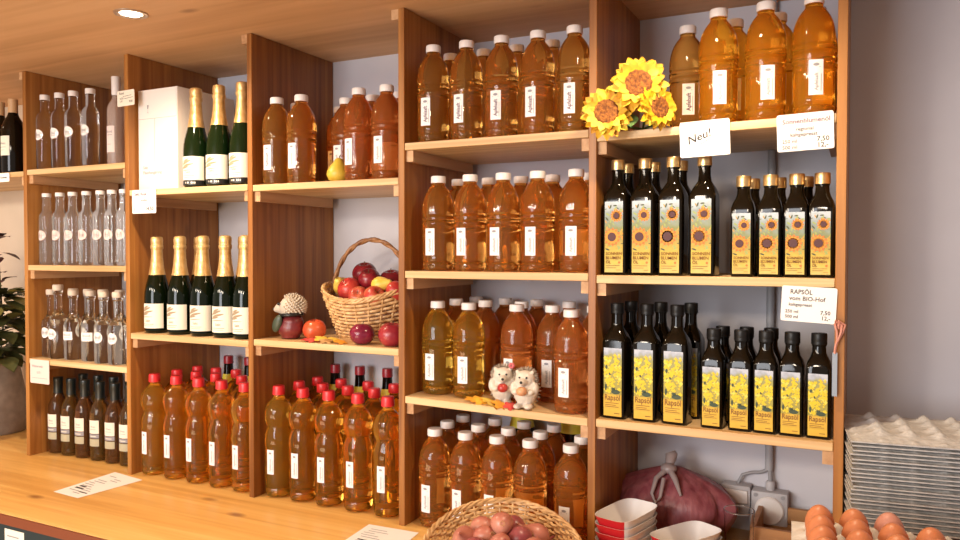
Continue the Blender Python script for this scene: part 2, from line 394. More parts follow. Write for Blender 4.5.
PETR = [(0, 0), (.028, 0), (.0355, .004), (.0388, .012), (.0388, .022), (.0372, .027), (.0392, .033), (.0392, .060), (.0388, .064), (.0388, .142), (.0404, .152), (.0406, .164), (.0388, .178), (.0355, .189),
        (.0328, .196), (.0328, .201), (.0355, .207), (.0388, .216), (.0406, .228), (.0402, .240), (.0376, .251), (.0325, .262), (.0248, .271), (.0172, .278), (.0138, .283), (.0132, .2875), (0, .2878)]
def flute2(a, z):
    if .160 < z < .185 or .21 < z < .236: return 1 - .045 * max(0, math.cos(13 * a)) ** 2
    if z < .03: return 1 - .04 * max(0, math.cos(5 * a)) ** 4
    return 1
def pet_red(mat, phi=0.0):
    def make():
        r = empty('cider_bottle')
        MB().lathe(PETR, 40, 0, None, flute2).build('bottle_body', mat, r, 30)
        MB().lathe([(0, .2880), (.0172, .2880), (.0176, .2895), (.0166, .309), (.0150, .313), (0, .3134)], 28, 0, None, lambda a, z: 1 + (.014 * math.cos(28 * a) if .29 < z < .31 else 0)).build('cap', 'cap_red', r, 40)
        l = MB(); sticker(l, .0390, .023, .068, .137, phi, 'Apfelmost', 1); l.build('label', ['paper', 'ink_grey', 'ink_purple'], r, 0)
        return r
    return make
def neck_bottle(capmat):
    def make():
        r = empty('tall_bottle')
        MB().lathe([(0, 0), (.034, 0), (.037, .004), (.037, .19), (.035, .21), (.029, .235), (.021, .262), (.016, .285), (.0145, .315), (0, .3152)], 28).build('bottle_body', 'black_glass', r, 30)
        MB().lathe([(0, .3154), (.0162, .3154), (.0158, .338), (.0148, .341), (0, .3412)], 24).build('cap', capmat, r, 40)
        MB().lathe([(.0352, .211), (.0294, .235), (.0216, .262), (.0176, .280)], 28).build('neck_label', 'neck_yel', r, 30)
        return r
    return make
def sekt(band):
    def make():
        r = empty('sparkling_wine_bottle')
        MB().lathe([(0, .004), (.026, 0), (.0335, .002), (.0378, .009), (.0378, .112), (.0366, .128), (.0332, .147), (.0275, .168), (.0228, .188), (.0190, .212), (.0168, .236), (.0158, .262), (.0158, .285), (0, .2852)], 36).build('bottle_body', 'green_glass' if band else 'green_dark', r, 30)
        MB().lathe([(.0252, .180), (.0232, .189), (.0196, .212), (.0175, .236), (.0166, .256), (.0170, .259), (.0188, .262), (.0190, .270), (.0172, .273), (.0180, .277), (.0184, .289), (.0168, .297), (.010, .300), (0, .3004)], 30, 0, None,
                   lambda a, z: 1 + .02 * math.cos(11 * a + z * 300) * (1 if z > .255 else .4)).build('foil', 'foil', r, 50)
        l = MB(); f = cyl_map(.0382, .22); g = cyl_map(.0386, .22); w = .086; z0 = .022 if band else .016
        l.quad(-w / 2, w / 2, z0, .092, f, 0, 14)
        for (ua, va, ub, vb, th) in [(-.034, .066, .004, .080, .0045), (-.030, .060, .012, .070, .0035), (-.034, .056, -.004, .061, .0030), (-.026, .076, -.002, .085, .0025), (-.030, .050, .010, .052, .0012)]:
            n = 8
            vs = []
            for i in range(n + 1):
                t = i / n; u = ua + (ub - ua) * t; v = va + (vb - va) * (t ** .7); hh = th * math.sin(PI * (.08 + .84 * t)); vs += [g(u, v - hh), g(u, v + hh)]
            l.add(vs, [(2 * i, 2 * i + 2, 2 * i + 3, 2 * i + 1) for i in range(n)], 1)
        l.text('Sekt', .0075, g, 2, 'c', -.006, z0 + .020); l.quad(-.026, .014, z0 + .012, z0 + .0135, g, 2, 6); l.quad(-.022, .010, z0 + .007, z0 + .0082, g, 2, 6)
        if band:
            l.quad(-w / 2, w / 2, .007, .0215, f, 3, 10)
            for u in (-.016, -.009, -.006, .004, .009, .014): l.quad(u, u + .003, .0115, .0165, g, 0)
        l.build('label', ['cream', 'smear', 'smear', 'black'], r, 0)
        return r
    return make
def wine(mat, cap='capsule'):
    def make():
        r = empty('wine_bottle')
        MB().lathe([(0, .004), (.024, 0), (.0305, .003), (.0322, .010), (.0322, .150), (.0305, .166), (.0250, .182), (.0180, .195), (.0145, .208), (.0138, .255), (0, .2552)], 32).build('bottle_body', mat, r, 30)
        MB().lathe([(.0151, .198), (.0150, .208), (.0146, .245), (.0156, .247), (.0156, .258), (.0148, .2605), (0, .261)], 26).build('capsule', cap, r, 40)
        l = MB(); f = cyl_map(.0326, .2); g = cyl_map(.0330, .2)
        l.quad(-.021, .021, .092, .136, f, 0, 8); l.quad(-.021, .021, .050, .074, f, 1, 8); l.quad(-.021, .021, .077, .090, f, 2, 8)
        l.text('Wein', .006, g, 2, 'c', 0, .112); l.quad(-.011, .011, .105, .1065, g, 2, 4); l.quad(-.012, .012, .082, .0845, g, 0, 4)
        l.build('label', ['cream', 'ink_pale', 'ink_grey'], r, 0)
        return r
    return make
M['ink_pale'] = plain('pale green grey label', (.46, .42, .28), .7)
def left_wine():
    r = empty('wine_bottle')
    MB().lathe([(0, .004), (.030, 0), (.0365, .003), (.038, .010), (.038, .150), (.036, .165), (.029, .185), (.020, .200), (.0158, .212), (.0148, .245), (0, .2452)], 32).build('bottle_body', 'black_glass', r, 30)
    MB().lathe([(.0158, .214), (.0156, .246), (.0164, .248), (.0160, .262), (0, .2625)], 26).build('capsule', 'cork', r, 40)
    l = MB(); f = cyl_map(.0384); g = cyl_map(.0388); l.quad(-.026, .026, .062, .130, f, 0, 10); l.text('Wein', .008, g, 1, 'c', 0, .100); l.quad(-.014, .014, .09, .0915, g, 1, 4); l.quad(-.01, .01, .08, .0812, g, 1, 4)
    l.build('label', ['cream', 'ink_grey'], r, 0)
    return r
M['cork'] = plain('tan capsule', (.55, .33, .16), .5)
def round_label(l, r, phi, cx, cz, rx, rz, word):
    f = cyl_map(r + .0006, phi); g = cyl_map(r + .0010, phi)
    pts = [(cx + rx * math.cos(2 * PI * k / 20), cz + rz * math.sin(2 * PI * k / 20)) for k in range(20)]
    vs = [f(cx, cz)] + [f(u, v) for u, v in pts]; l.add(vs, [(0, k + 1, (k + 1) % 20 + 1) for k in range(20)], 0)
    l.text(word, rz * .35, g, 1, 'c', cx, cz - rz * .15, rx * 1.3); l.quad(cx - rx * .4, cx + rx * .4, cz - rz * .45, cz - rz * .38, g, 1, 4)
def clear_tall():
    r = empty('spirit_bottle')
    MB().lathe([(0, .006), (.018, 0), (.0245, .002), (.0268, .008), (.0268, .168), (.0258, .177), (.0215, .187), (.0165, .194), (.0142, .200), (.0136, .225), (.0140, .228), (.0140, .234), (0, .2342)], 32).build('bottle_body', 'glass', r, 30)
    MB().lathe([(0, .2344), (.0152, .2344), (.0152, .250), (.0145, .2515), (0, .2517)], 26).build('cap', 'cap_white', r, 40)
    l = MB(); round_label(l, .0268, .12, 0, .115, .020, .018, 'Obst'); l.build('label', ['paper', 'ink_grey'], r, 0)
    return r
def ribbed():
    r = empty('fluted_bottle')
    prof = [(0, .006), (.018, 0), (.0215, .002), (.0235, .008), (.0235, .012), (.0235, .160), (.0235, .164), (.0220, .171), (.0165, .180), (.0135, .190), (.0125, .222), (.0135, .225), (.0135, .231), (0, .2312)]
    MB().lathe(prof, 72, 0, None, lambda a, z: 1 + (.05 * math.cos(11 * a) if .011 < z < .161 else 0)).build('bottle_body', 'glass_frost', r, 60)
    MB().lathe([(0, .2314), (.0145, .2314), (.0145, .2425), (.0138, .244), (0, .2442)], 26).build('cap', 'cap_white', r, 40)
    l = MB(); round_label(l, .0243, .15, 0, .100, .019, .017, 'Korn'); l.build('label', ['pinkpaper', 'ink_grey'], r, 0)
    return r
M['pinkpaper'] = plain('pale pink paper', (.78, .62, .58), .7)
def decanter(h, square=False):
    def make():
        r = empty('decanter_bottle'); k = h / .235
        MB().lathe([(0, .006), (.020, 0), (.027, .002), (.0300, .008), (.0300, .118 * k), (.0285, .128 * k), (.0200, .138 * k), (.0135, .150 * k), (.0120, .165 * k), (.0120, .205 * k), (.0155, .209 * k), (.0155, .216 * k), (0, .2162 * k)], 36).build('bottle_body', 'glass', r, 30)
        MB().lathe([(0, .2164 * k), (.0150, .2164 * k), (.0165, .220 * k), (.0165, .232 * k), (.015, .235 * k), (0, .2352 * k)], 26).build('cap', 'cork_cap', r, 40)
        l = MB()
        if square:
            f = cyl_map(.0306, .3); g = cyl_map(.0310, .3); l.quad(-.020, .020, .068, .096, f, 0, 8); l.text('Brand', .008, g, 1, 'c', 0, .082); l.quad(-.012, .012, .075, .0765, g, 1, 4)
        else: round_label(l, .0300, .12, 0, .085, .017, .018, 'Obst')
        l.build('label', ['paper', 'ink_grey'], r, 0)
        return r
    return make
M['cork_cap'] = plain('greyish stopper', (.62, .52, .42), .5)
def rose_bottle():
    r = empty('rose_bottle')
    MB().lathe([(0, .004), (.022, 0), (.0265, .003), (.0285, .010), (.0285, .180), (.0275, .192), (.0225, .206), (.0150, .216), (.0118, .228), (.0115, .262), (0, .2622)], 32).build('bottle_body', 'rose_glass', r, 30)
    MB().lathe([(.0128, .232), (.0138, .236), (.0145, .290), (.0138, .293), (0, .2932)], 26).build('capsule', 'cap_white', r, 40)
    l = MB(); f = cyl_map(.0291, .1); g = cyl_map(.0295, .1); l.quad(-.017, .017, .045, .130, f, 0, 8); l.text('Rosé', .009, g, 1, 'c', -.002, .108); l.quad(-.010, .010, .1, .102, g, 1, 4); l.quad(-.010, .006, .07, .0715, g, 1, 4)
    l.build('label', ['pinkpaper', 'ink_grey'], r, 0)
    return r
def sup(a, n, z, m=36):
    o = []
    for k in range(m):
        t = 2 * PI * (k + .5) / m; c, s = math.cos(t), math.sin(t)
        d = (abs(c) ** n + abs(s) ** n) ** (-1 / n); o.append((a * c * d, a * s * d, z))
    return o
def clampv(u, v, w, h): return (max(-w, min(w, u)), max(0, min(h, v)))
def oil(H, a, zl, cap, kind):
    def make():
        r = empty('oil_bottle'); zs = H * .66
        MB().loft([sup(a * .9, 9, 0), sup(a, 9, .003), sup(a, 9, zs), sup(a * .97, 7, zs + .006), sup(a * .86, 4.2, zs + .016), sup(a * .68, 3, zs + .025), sup(max(a * .52, .0135), 2.2, zs + .033),
                   sup(.0128, 2, zs + .045), sup(.0125, 2, H - .026), sup(.0138, 2, H - .0255), sup(.0138, 2, H - .0225)]).build('bottle_body', 'black_glass', r, 45)
        MB().lathe([(0, H - .0222), (.0150, H - .0222), (.0152, H - .018), (.0148, H - .0165), (.0152, H - .015), (.0150, H - .002), (.0142, H), (0, H + .0001)], 26).build('cap', cap, r, 40)
        l = MB(); w = a * .77; hh = zl - .006
        F = lambda d: (lambda u, v: (u, -a - d, .006 + v))
        l.quad(-w, w, 0, hh, F(.0006), 0)
        rng = random.Random(3)
        if kind == 'sun':
            for k in range(60):
                cx = rng.uniform(-1, 1); cz = rng.uniform(.32, .95); R = rng.uniform(.06, .16); t0 = rng.uniform(0, PI)
                l.poly([clampv(cx * w + w * R * (1.7 * math.cos(t) * math.cos(t0) - .6 * math.sin(t) * math.sin(t0)), cz * hh + w * R * (1.7 * math.cos(t) * math.sin(t0) + .6 * math.sin(t) * math.cos(t0)), w, hh) for t in [2 * PI * q / 8 for q in range(8)]], F(.00065 + .000002 * k), rng.choice([5, 5, 4, 6]))
            for cx, cz, R, pm in ((.28, .80, .70, 3.1), (-.20, .50, 1.02, 3)):
                l.poly([clampv(cx * w + w * R * .74 * math.cos(2 * PI * k / 24), cz * hh + w * R * .74 * math.sin(2 * PI * k / 24), w, hh) for k in range(24)], F(.00078), 3)
                for ring in (0, 1):
                    for k in range(13):
                        t = 2 * PI * (k + .5 * ring) / 13; r0 = R * .3; r1 = R * (1 if ring == 0 else .8)
                        P = [(r0, -.20), (r1 * .65, -.25), (r1, 0), (r1 * .65, .25), (r0, .20)]
                        pts = [clampv(cx * w + w * (p * math.cos(t) - q * R * math.sin(t)), cz * hh + w * (p * math.sin(t) + q * R * math.cos(t)), w, hh) for p, q in P]
                        l.poly(pts, F(.0008 + .0001 * ring + (.0003 if pm == 3 else 0)), (3 if ring == 0 else 4))
                l.poly([clampv(cx * w + w * R * .46 * math.cos(2 * PI * k / 16), cz * hh + w * R * .46 * math.sin(2 * PI * k / 16), w, hh) for k in range(16)], F(.0017), 2)
            f = F(.0021)
            for s_, y in (('SONNEN', .245), ('BLUMEN', .185), ('ÖL', .125)): l.text(s_, hh * .042, f, 1, 'l', -w * .85, hh * y, 1.75 * w)
            l.quad(-w * .85, w * .7, hh * .09, hh * .097, f, 1); l.quad(-w * .85, w * .3, hh * .06, hh * .066, f, 1); l.quad(w * .3, w * .8, hh * .03, hh * .036, f, 1)
            l.poly([(w * .62 + w * .13 * math.cos(t), hh * .14 + w * .13 * math.sin(t)) for t in [2 * PI * k / 12 for k in range(12)]], f, 3)
            l.build('label', ['sunlabel', 'ink_brown', 'fl_br', 'fl_or', 'fl_ye', 'fl_gr', 'fl_dk'], r, 0)
        else:
            for k in range(130):
                cx = rng.uniform(-.95, .95); cz = rng.uniform(.34, .91); R = rng.uniform(.08, .20); m = 3 if rng.random() < .78 else 4
                if cz > .84 and rng.random() < .45: continue
                n = 8; pts = [clampv(cx * w + w * R * (1 + .35 * math.cos(4 * t)) * math.cos(t), cz * hh + w * R * (1 + .35 * math.cos(4 * t)) * math.sin(t), w, hh) for t in [2 * PI * q / 16 for q in range(16)]]
                l.poly(pts, F(.0008 + .000006 * k), m)
            for cx, cz, rx, rz in ((.35, .36, .5, .035), (.1, .40, .22, .02), (-.75, .42, .12, .05), (-.3, .62, .12, .022), (-.7, .72, .10, .03)):
                l.poly([clampv(cx * w + w * rx * math.cos(t), cz * hh + hh * rz * math.sin(t), w, hh) for t in [2 * PI * q / 14 for q in range(14)]], F(.0015), 2)
            f = F(.0018); l.quad(-w, w, hh * .13, hh * .32, F(.00155), 5)
            l.text('Rapsöl', hh * .085, f, 1, 'c', 0, hh * .235, 1.7 * w)
            for y, x1 in ((.19, .7), (.16, .4), (.135, .7)): l.quad(-w * .8, w * x1, hh * y, hh * (y + .008), f, 1)
            l.quad(w * .2, w * .8, hh * .04, hh * .05, f, 1)
            l.build('label', ['raplabel', 'ink_brown', 'rp_g', 'rp_y1', 'rp_y2', 'rp_band'], r, 0)
        return r
    return make
M['rp_band'] = plain('amber print', (.60, .37, .03), .6)

P_ = {k: Proto(v) for k, v in dict(
    amber=pet_white('amber', True, .02, 'Apfelsaft'), amber2=pet_white('amber_dark', False, -.05), cloudy=pet_white('cloudy', False, -.1), gold=pet_white('gold', False, -.05), orange=pet_white('orange', False, .1),
    orangeb=pet_white('amber', True, .1), cider=pet_red('cider', .0), cidergold=pet_red('gold', .0), neckred=neck_bottle('cap_darkred'), neckgreen=neck_bottle('capsule'),
    sektb=sekt(True), sekt=sekt(False), wineA=wine('wine_amber'), wineR=wine('wine_rose'), leftw=left_wine, clear=clear_tall, ribbed=ribbed, dec=decanter(.232), dect=decanter(.25), decs=decanter(.233, True), rose=rose_bottle,
    sunT=oil(.257, .0272, .163, 'cap_gold', 'sun'), sunS=oil(.209, .0232, .131, 'cap_gold', 'sun'), rapT=oil(.257, .0272, .158, 'cap_black', 'rap'), rapS=oil(.209, .0232, .130, 'cap_black', 'rap')).items()}
ORD = ['first', 'second', 'third', 'fourth', 'fifth', 'sixth', 'seventh', 'eighth', 'ninth', 'tenth']
BN = dict(a='leftmost bay', b='second bay', c='third bay', d='fourth bay', e='right-hand bay')
def row(bay, lev, xs, y, kinds, desc, cat, where, group, sz=1, jit=.0, phi=0):
    n = len(xs)
    for i, x in enumerate(xs):
        kind = kinds[i] if isinstance(kinds, (list, tuple)) else kinds
        d = desc[i] if isinstance(desc, (list, tuple)) else desc
        yy = y[i] if isinstance(y, (list, tuple)) else y
        if n == 1: pos = ''
        elif i == n - 1: pos = 'rightmost in '
        elif i == 0: pos = 'leftmost in '
        else: pos = ORD[i] + ' from left in '
        P_[kind].place((x, yy, shelf_z((bay, lev), x) + .0004), phi + random.uniform(-jit, jit), f'{d}, {pos}{where}', cat, group).scale = (1, 1, sz)

J = 'juice bottle'
# fourth bay, top shelf
row('d', 1, [1.558, 1.652, 1.747, 1.841, 1.932], .046, 'amber', 'white-capped amber bottle', 'bottle', 'front row, top shelf, fourth bay', 'juice bottles on the top shelf of the fourth bay', jit=.12)
row('d', 1, [1.558, 1.655, 1.748, 1.843], .136, 'amber', 'white-capped amber bottle', 'bottle', 'back row, top shelf, fourth bay', 'juice bottles on the top shelf of the fourth bay', jit=.12)
row('d', 2, [1.572, 1.662, 1.752, 1.841, 1.937], .046, 'amber2', 'white-capped orange-brown bottle', 'bottle', 'front row, second shelf, fourth bay', 'juice bottles on the second shelf of the fourth bay', jit=.12, sz=.968)
row('d', 2, [1.580, 1.668, 1.758, 1.843, 1.932], .140, 'amber2', 'white-capped orange-brown bottle', 'bottle', 'back row, second shelf, fourth bay', 'juice bottles on the second shelf of the fourth bay', jit=.12, sz=.968)
row('d', 3, [1.551, 1.641, 1.758, 1.842, 1.925], [.08, .08, .115, .145, .050], ['gold', 'gold', 'cloudy', 'cloudy', 'cloudy'], ['clear golden juice bottle', 'clear golden juice bottle', 'cloudy brown juice bottle', 'cloudy brown juice bottle', 'cloudy brown juice bottle'], 'bottle', 'front row, lower shelf, fourth bay', 'juice bottles on the lower shelf of the fourth bay', jit=.1, sz=.97)
row('d', 3, [1.546, 1.634, 1.728, 1.932], [.190, .190, .215, .200], 'cloudy', 'white-capped brown bottle', 'bottle', 'second row, lower shelf, fourth bay', 'juice bottles on the lower shelf of the fourth bay', jit=.1, sz=.97)
row('d', 3, [1.548, 1.640, 1.735, 1.828, 1.920], .305, 'cloudy', 'white-capped brown bottle', 'bottle', 'back row, lower shelf, fourth bay', 'juice bottles on the lower shelf of the fourth bay', jit=.1, sz=.97)
row('d', 0, [1.559, 1.647, 1.734, 1.822, 1.925], .05, 'amber2', 'white-capped brown bottle', 'bottle', 'front row on table, fourth bay', 'juice bottles on the table in the fourth bay', jit=.1)
row('d', 0, [1.546, 1.638, 1.724, 1.812, 1.921], .140, 'amber2', 'white-capped brown bottle', 'bottle', 'second row on table, fourth bay', 'juice bottles on the table in the fourth bay', jit=.1)
row('d', 0, [1.548, 1.646, 1.731, 1.816], .226, 'amber2', 'white-capped brown bottle', 'bottle', 'third row on table, fourth bay', 'juice bottles on the table in the fourth bay', jit=.1)
P_['neckgreen'].place((1.688, .312, .0004), 0, 'dark bottle with yellow neck label at back, left one in fourth bay', 'bottle', 'dark bottles with yellow neck labels')
P_['neckgreen'].place((1.835, .312, .0004), 0, 'dark bottle with yellow neck label at back, right one in fourth bay', 'bottle', 'dark bottles with yellow neck labels')
# right-hand bay, top shelf
row('e', 1, [2.252, 2.346, 2.437], .046, 'orange', 'bright orange juice bottle', 'bottle', 'front row, top shelf, right-hand bay', 'juice bottles on the top shelf of the right-hand bay', jit=.06, phi=.1)
row('e', 1, [2.170, 2.272, 2.361, 2.438], .136, ['orangeb', 'orange', 'orange', 'orange'], ['dark amber juice bottle beside sunflowers', 'orange juice bottle', 'orange juice bottle', 'orange juice bottle'], 'bottle', 'back row, top shelf, right-hand bay', 'juice bottles on the top shelf of the right-hand bay', jit=.06, phi=.1)
# third bay
row('c', 1, [1.050, 1.137, 1.330, 1.418], .046, ['amber', 'amber2', 'cloudy', 'cloudy'], ['clear amber juice bottle', 'orange juice bottle', 'cloudy red juice bottle', 'cloudy red juice bottle'], 'bottle', 'front row, top shelf, third bay', 'juice bottles on the top shelf of the third bay', jit=.1)
row('c', 1, [1.047, 1.222, 1.313, 1.398], .136, 'cloudy', 'white-capped red juice bottle', 'bottle', 'second row, top shelf, third bay', 'juice bottles on the top shelf of the third bay', jit=.1)
P_['cloudy'].place((1.150, .205, .8824), 0, 'white-capped red juice bottle deep behind, top shelf, third bay', 'bottle', 'juice bottles on the top shelf of the third bay')
row('c', 0, [1.043, 1.130, 1.220, 1.317, 1.413], .056, ['cidergold', 'cider', 'cider', 'cider', 'cider'], ['red-capped golden bottle', 'red-capped orange bottle', 'red-capped orange bottle', 'red-capped orange bottle', 'red-capped orange bottle'], 'bottle', 'front row on table, third bay', 'red-capped bottles in the third bay', jit=.1)
row('c', 0, [1.045, 1.132, 1.221, 1.312], .142, 'cider', 'red-capped orange bottle', 'bottle', 'second row on table, third bay', 'red-capped bottles in the third bay', jit=.1)
row('c', 0, [1.045, 1.133, 1.231, 1.322], .228, 'cider', 'red-capped orange bottle', 'bottle', 'third row on table, third bay', 'red-capped bottles in the third bay', jit=.1)
row('c', 0, [1.048, 1.142, 1.243], .312, 'neckred', 'tall dark bottle with dark red cap', 'bottle', 'back row, third bay', 'tall dark bottles at the back of the third bay')
# second bay
row('b', 0, [.548, .643, .737, .831, .922], .049, ['cidergold', 'cider', 'cider', 'cider', 'cider'], ['red-capped golden bottle', 'red-capped orange bottle', 'red-capped orange bottle', 'red-capped orange bottle', 'red-capped orange bottle'], 'bottle', 'front row on table, second bay', 'red-capped bottles in the second bay', jit=.1)
row('b', 0, [.544, .630, .715, .823], .140, 'cider', 'red-capped orange bottle', 'bottle', 'second row on table, second bay', 'red-capped bottles in the second bay', jit=.1)
row('b', 0, [.544, .628, .716], .226, 'cider', 'red-capped orange bottle', 'bottle', 'third row on table, second bay', 'red-capped bottles in the second bay', jit=.1)
row('b', 0, [.598, .690], .312, 'neckred', 'tall dark bottle with dark red cap', 'bottle', 'back row, second bay', 'tall dark bottles at the back of the second bay')
row('b', 1, [.738, .831, .922], .046, 'sektb', 'gold-foiled green sparkling wine bottle', 'bottle', 'front row beside carton, second bay', 'sparkling wine beside the white carton', jit=.1)
P_['sektb'].place((.852, .136, .8854), 0, 'gold-foiled sparkling wine bottle standing behind the others beside the white carton', 'bottle', 'sparkling wine beside the white carton')
row('b', 2, [.562, .662, .758, .848, .928], .050, 'sekt', 'gold-foiled sparkling wine bottle', 'bottle', 'front row, lower shelf, second bay', 'sparkling wine on the lower shelf of the second bay', jit=.1)
row('b', 2, [.650, .835], .140, 'sekt', 'gold-foiled sparkling wine bottle', 'bottle', 'back row, lower shelf, second bay', 'sparkling wine on the lower shelf of the second bay', jit=.1)
# leftmost bay
row('a', 1, [.050, .126, .196, .280], .034, 'clear', 'clear glass spirit bottle with round label', 'bottle', 'top shelf, leftmost bay', 'clear bottles on the top shelf of the leftmost bay', jit=.2)
P_['rose'].place((.345, .080, .9724), 0, 'frosted rose wine bottle with long white cap on the top left shelf', 'bottle')
row('a', 2, [.030, .100, .165, .234, .303, .358, .415], .05, 'ribbed', 'clear fluted bottle', 'bottle', 'second shelf of the leftmost bay', 'fluted bottles on the second shelf of the leftmost bay', jit=.1)
row('a', 3, [.034, .098, .168, .250, .332, .398], [.060, .040, .046, .050, .036, .036], ['dec', 'dect', 'decs', 'decs', 'dec', 'dec'],
    ['clear glass decanter bottle', 'tallest clear decanter bottle', 'clear bottle with square label', 'clear bottle with square label', 'clear glass decanter bottle', 'clear glass decanter bottle'], 'bottle', 'front row, third shelf, leftmost bay', 'clear bottles on the third shelf of the leftmost bay', jit=.15)
row('a', 3, [.050, .130, .205, .290, .380], .130, 'dec', 'clear glass decanter bottle', 'bottle', 'back row, third shelf, leftmost bay', 'clear bottles on the third shelf of the leftmost bay', jit=.15)
row('a', 0, [.036, .104, .176, .252, .326, .395], .08, ['wineR', 'wineA', 'wineR', 'wineA', 'wineR', 'wineA'], 'slim amber wine bottle', 'bottle', 'front row on table, leftmost bay', 'wine bottles on the table in the leftmost bay', jit=.1)
row('a', 0, [.050, .130, .210, .290, .370], .165, ['wineR', 'wineA', 'wineR', 'wineR', 'wineA'], 'slim amber wine bottle', 'bottle', 'back row on table, leftmost bay', 'wine bottles on the table in the leftmost bay', jit=.1)
P_['leftw'].place((-.148, .050, .9684), 0, 'dark wine bottle with tan capsule on the shelf at the far left edge', 'bottle', 'wine bottles at the far left')
P_['leftw'].place((-.240, .060, .9684), .2, 'dark wine bottle cut off by the left picture edge', 'bottle', 'wine bottles at the far left')
P_['rose'].place((-.215, .175, .9684), 0, 'pale bottle with white cap behind the dark wine bottle at far left', 'bottle')
# right-hand bay, oil
row('e', 2, [2.036, 2.098, 2.160, 2.226], .045, 'sunT', 'tall dark sunflower oil bottle', 'bottle', 'front row, right-hand bay', 'tall sunflower oil bottles', jit=.03, phi=-.06)
row('e', 2, [2.036, 2.098, 2.160], .125, 'sunT', 'tall dark sunflower oil bottle', 'bottle', 'back row, right-hand bay', 'tall sunflower oil bottles', jit=.03, phi=-.06)
row('e', 2, [2.306, 2.359, 2.409, 2.456], .042, 'sunS', 'small dark sunflower oil bottle', 'bottle', 'front row, right-hand bay', 'small sunflower oil bottles', jit=.03, phi=-.06)
row('e', 2, [2.316, 2.369, 2.422], .110, 'sunS', 'small dark sunflower oil bottle', 'bottle', 'back row, right-hand bay', 'small sunflower oil bottles', jit=.03, phi=-.06)
row('e', 3, [2.036, 2.104, 2.170], .045, 'rapT', 'tall dark rapeseed oil bottle', 'bottle', 'front row, right-hand bay', 'tall rapeseed oil bottles', jit=.03, phi=-.06)
row('e', 3, [2.046, 2.116, 2.184], .125, 'rapT', 'tall dark rapeseed oil bottle', 'bottle', 'back row, right-hand bay', 'tall rapeseed oil bottles', jit=.03, phi=-.06)
row('e', 3, [2.248, 2.304, 2.353, 2.403, 2.453], .042, 'rapS', 'small dark rapeseed oil bottle', 'bottle', 'front row, right-hand bay', 'small rapeseed oil bottles', jit=.02, phi=-.05)
row('e', 3, [2.256, 2.306, 2.356], .110, 'rapS', 'small dark rapeseed oil bottle', 'bottle', 'back row, right-hand bay', 'small rapeseed oil bottles', jit=.02, phi=-.05)

# ------------------------------------------------------------------ cards and papers
def card(name, x0, x1, z0, z1, lines, label, tilt=0, y=-.0014, mats=('paper', 'ink', 'ink_purple')):
    """lines: (text, u, v, height, align, mat, maxw) in fractions of the card"""
    w, h = x1 - x0, z1 - z0; cx, cz = (x0 + x1) / 2, (z0 + z1) / 2
    T = Matrix.Translation((cx, y, cz)) @ Matrix.Rotation(tilt, 4, 'Y')
    mb = MB(); c = .004; pts = []
    for sx, sz, a0 in ((1, 1, 0), (-1, 1, 90), (-1, -1, 180), (1, -1, 270)):
        for k in range(4):
            a = math.radians(a0 + 30 * k); pts.append((sx * (w / 2 - c) + c * math.cos(a), sz * (h / 2 - c) + c * math.sin(a)))
    n = len(pts)
    mb.add([(p, -.0012, q) for p, q in pts] + [(p, 0, q) for p, q in pts], [tuple(range(n)), tuple(range(2 * n - 1, n - 1, -1))] + [(k, n + k, n + (k + 1) % n, (k + 1) % n) for k in range(n)], 0, T)
    f = lambda u, v: T @ Vector((u - w / 2, -.0016, v - h / 2))
    for t in lines:
        if t[0] == '-': mb.add([f(t[1] * w, t[2] * h), f(t[3] * w, t[4] * h), f(t[3] * w, t[4] * h + .0012), f(t[1] * w, t[2] * h + .0012)], [(0, 1, 2, 3)], 1)
        else:
            s_, u, v, hh, al, mt, mw = t[:7]; an = t[7] if len(t) > 7 else 0; u0, v0 = u * w, v * h
            mb.text(s_, hh * h, lambda a_, b_: f(u0 + a_ * math.cos(an) - b_ * math.sin(an) + .25 * b_ * (an != 0), v0 + a_ * math.sin(an) + b_ * math.cos(an)), mt, al, 0, 0, mw * w)
    return tag(mb.build(name, list(mats), None, 0), label, 'card')
card('price_card', 2.183, 2.284, .893, .967, [('Neu!', .18, .36, .24, 'l', 1, .5, .32), ('-', .42, .34, .64, .50)], 'white card reading Neu below the orange juice bottles', -.03)
card('price_card', 2.374, 2.477, .894, .967, [('Sonnenblumenöl', .1, .74, .13, 'l', 2, .84), ('regional', .34, .54, .10, 'l', 1, .36), ('kaltgepresst', .24, .39, .10, 'l', 1, .56), ('250 ml', .09, .22, .10, 'l', 1, .3), ('7,50', .92, .22, .13, 'r', 1, .3), ('500 ml', .09, .06, .10, 'l', 1, .3), ('12,-', .9, .06, .13, 'r', 1, .3)], 'handwritten Sonnenblumenöl price card on the top right shelf edge', -.03)
card('price_card', 2.385, 2.485, .556, .626, [('RAPSÖL', .16, .78, .13, 'l', 1, .4), ('vom BIO-Hof', .14, .60, .12, 'l', 1, .66), ('kaltgepresst', .14, .44, .09, 'l', 1, .44), ('250 ml', .08, .24, .09, 'l', 1, .26), ('7,50', .9, .24, .11, 'r', 1, .26), ('500 ml', .08, .09, .09, 'l', 1, .26), ('12,-', .9, .09, .11, 'r', 1, .26)], 'handwritten RAPSÖL price card hanging above the small rapeseed bottles', .045)
card('price_card', .455, .531, 1.145, 1.193, [('Rosé', .14, .76, .15, 'l', 1, .76), ('-', .34, .60, .84, .64), ('0,75 l', .16, .44, .12, 'l', 1, .25), ('-', .42, .45, .92, .5), ('1,0 l', .16, .26, .12, 'l', 1, .2), ('9,50', .9, .2, .14, 'r', 1, .3)], 'small cream price card pinned to the upright left of the carton', -.02, mats=('cream', 'ink', 'ink'))
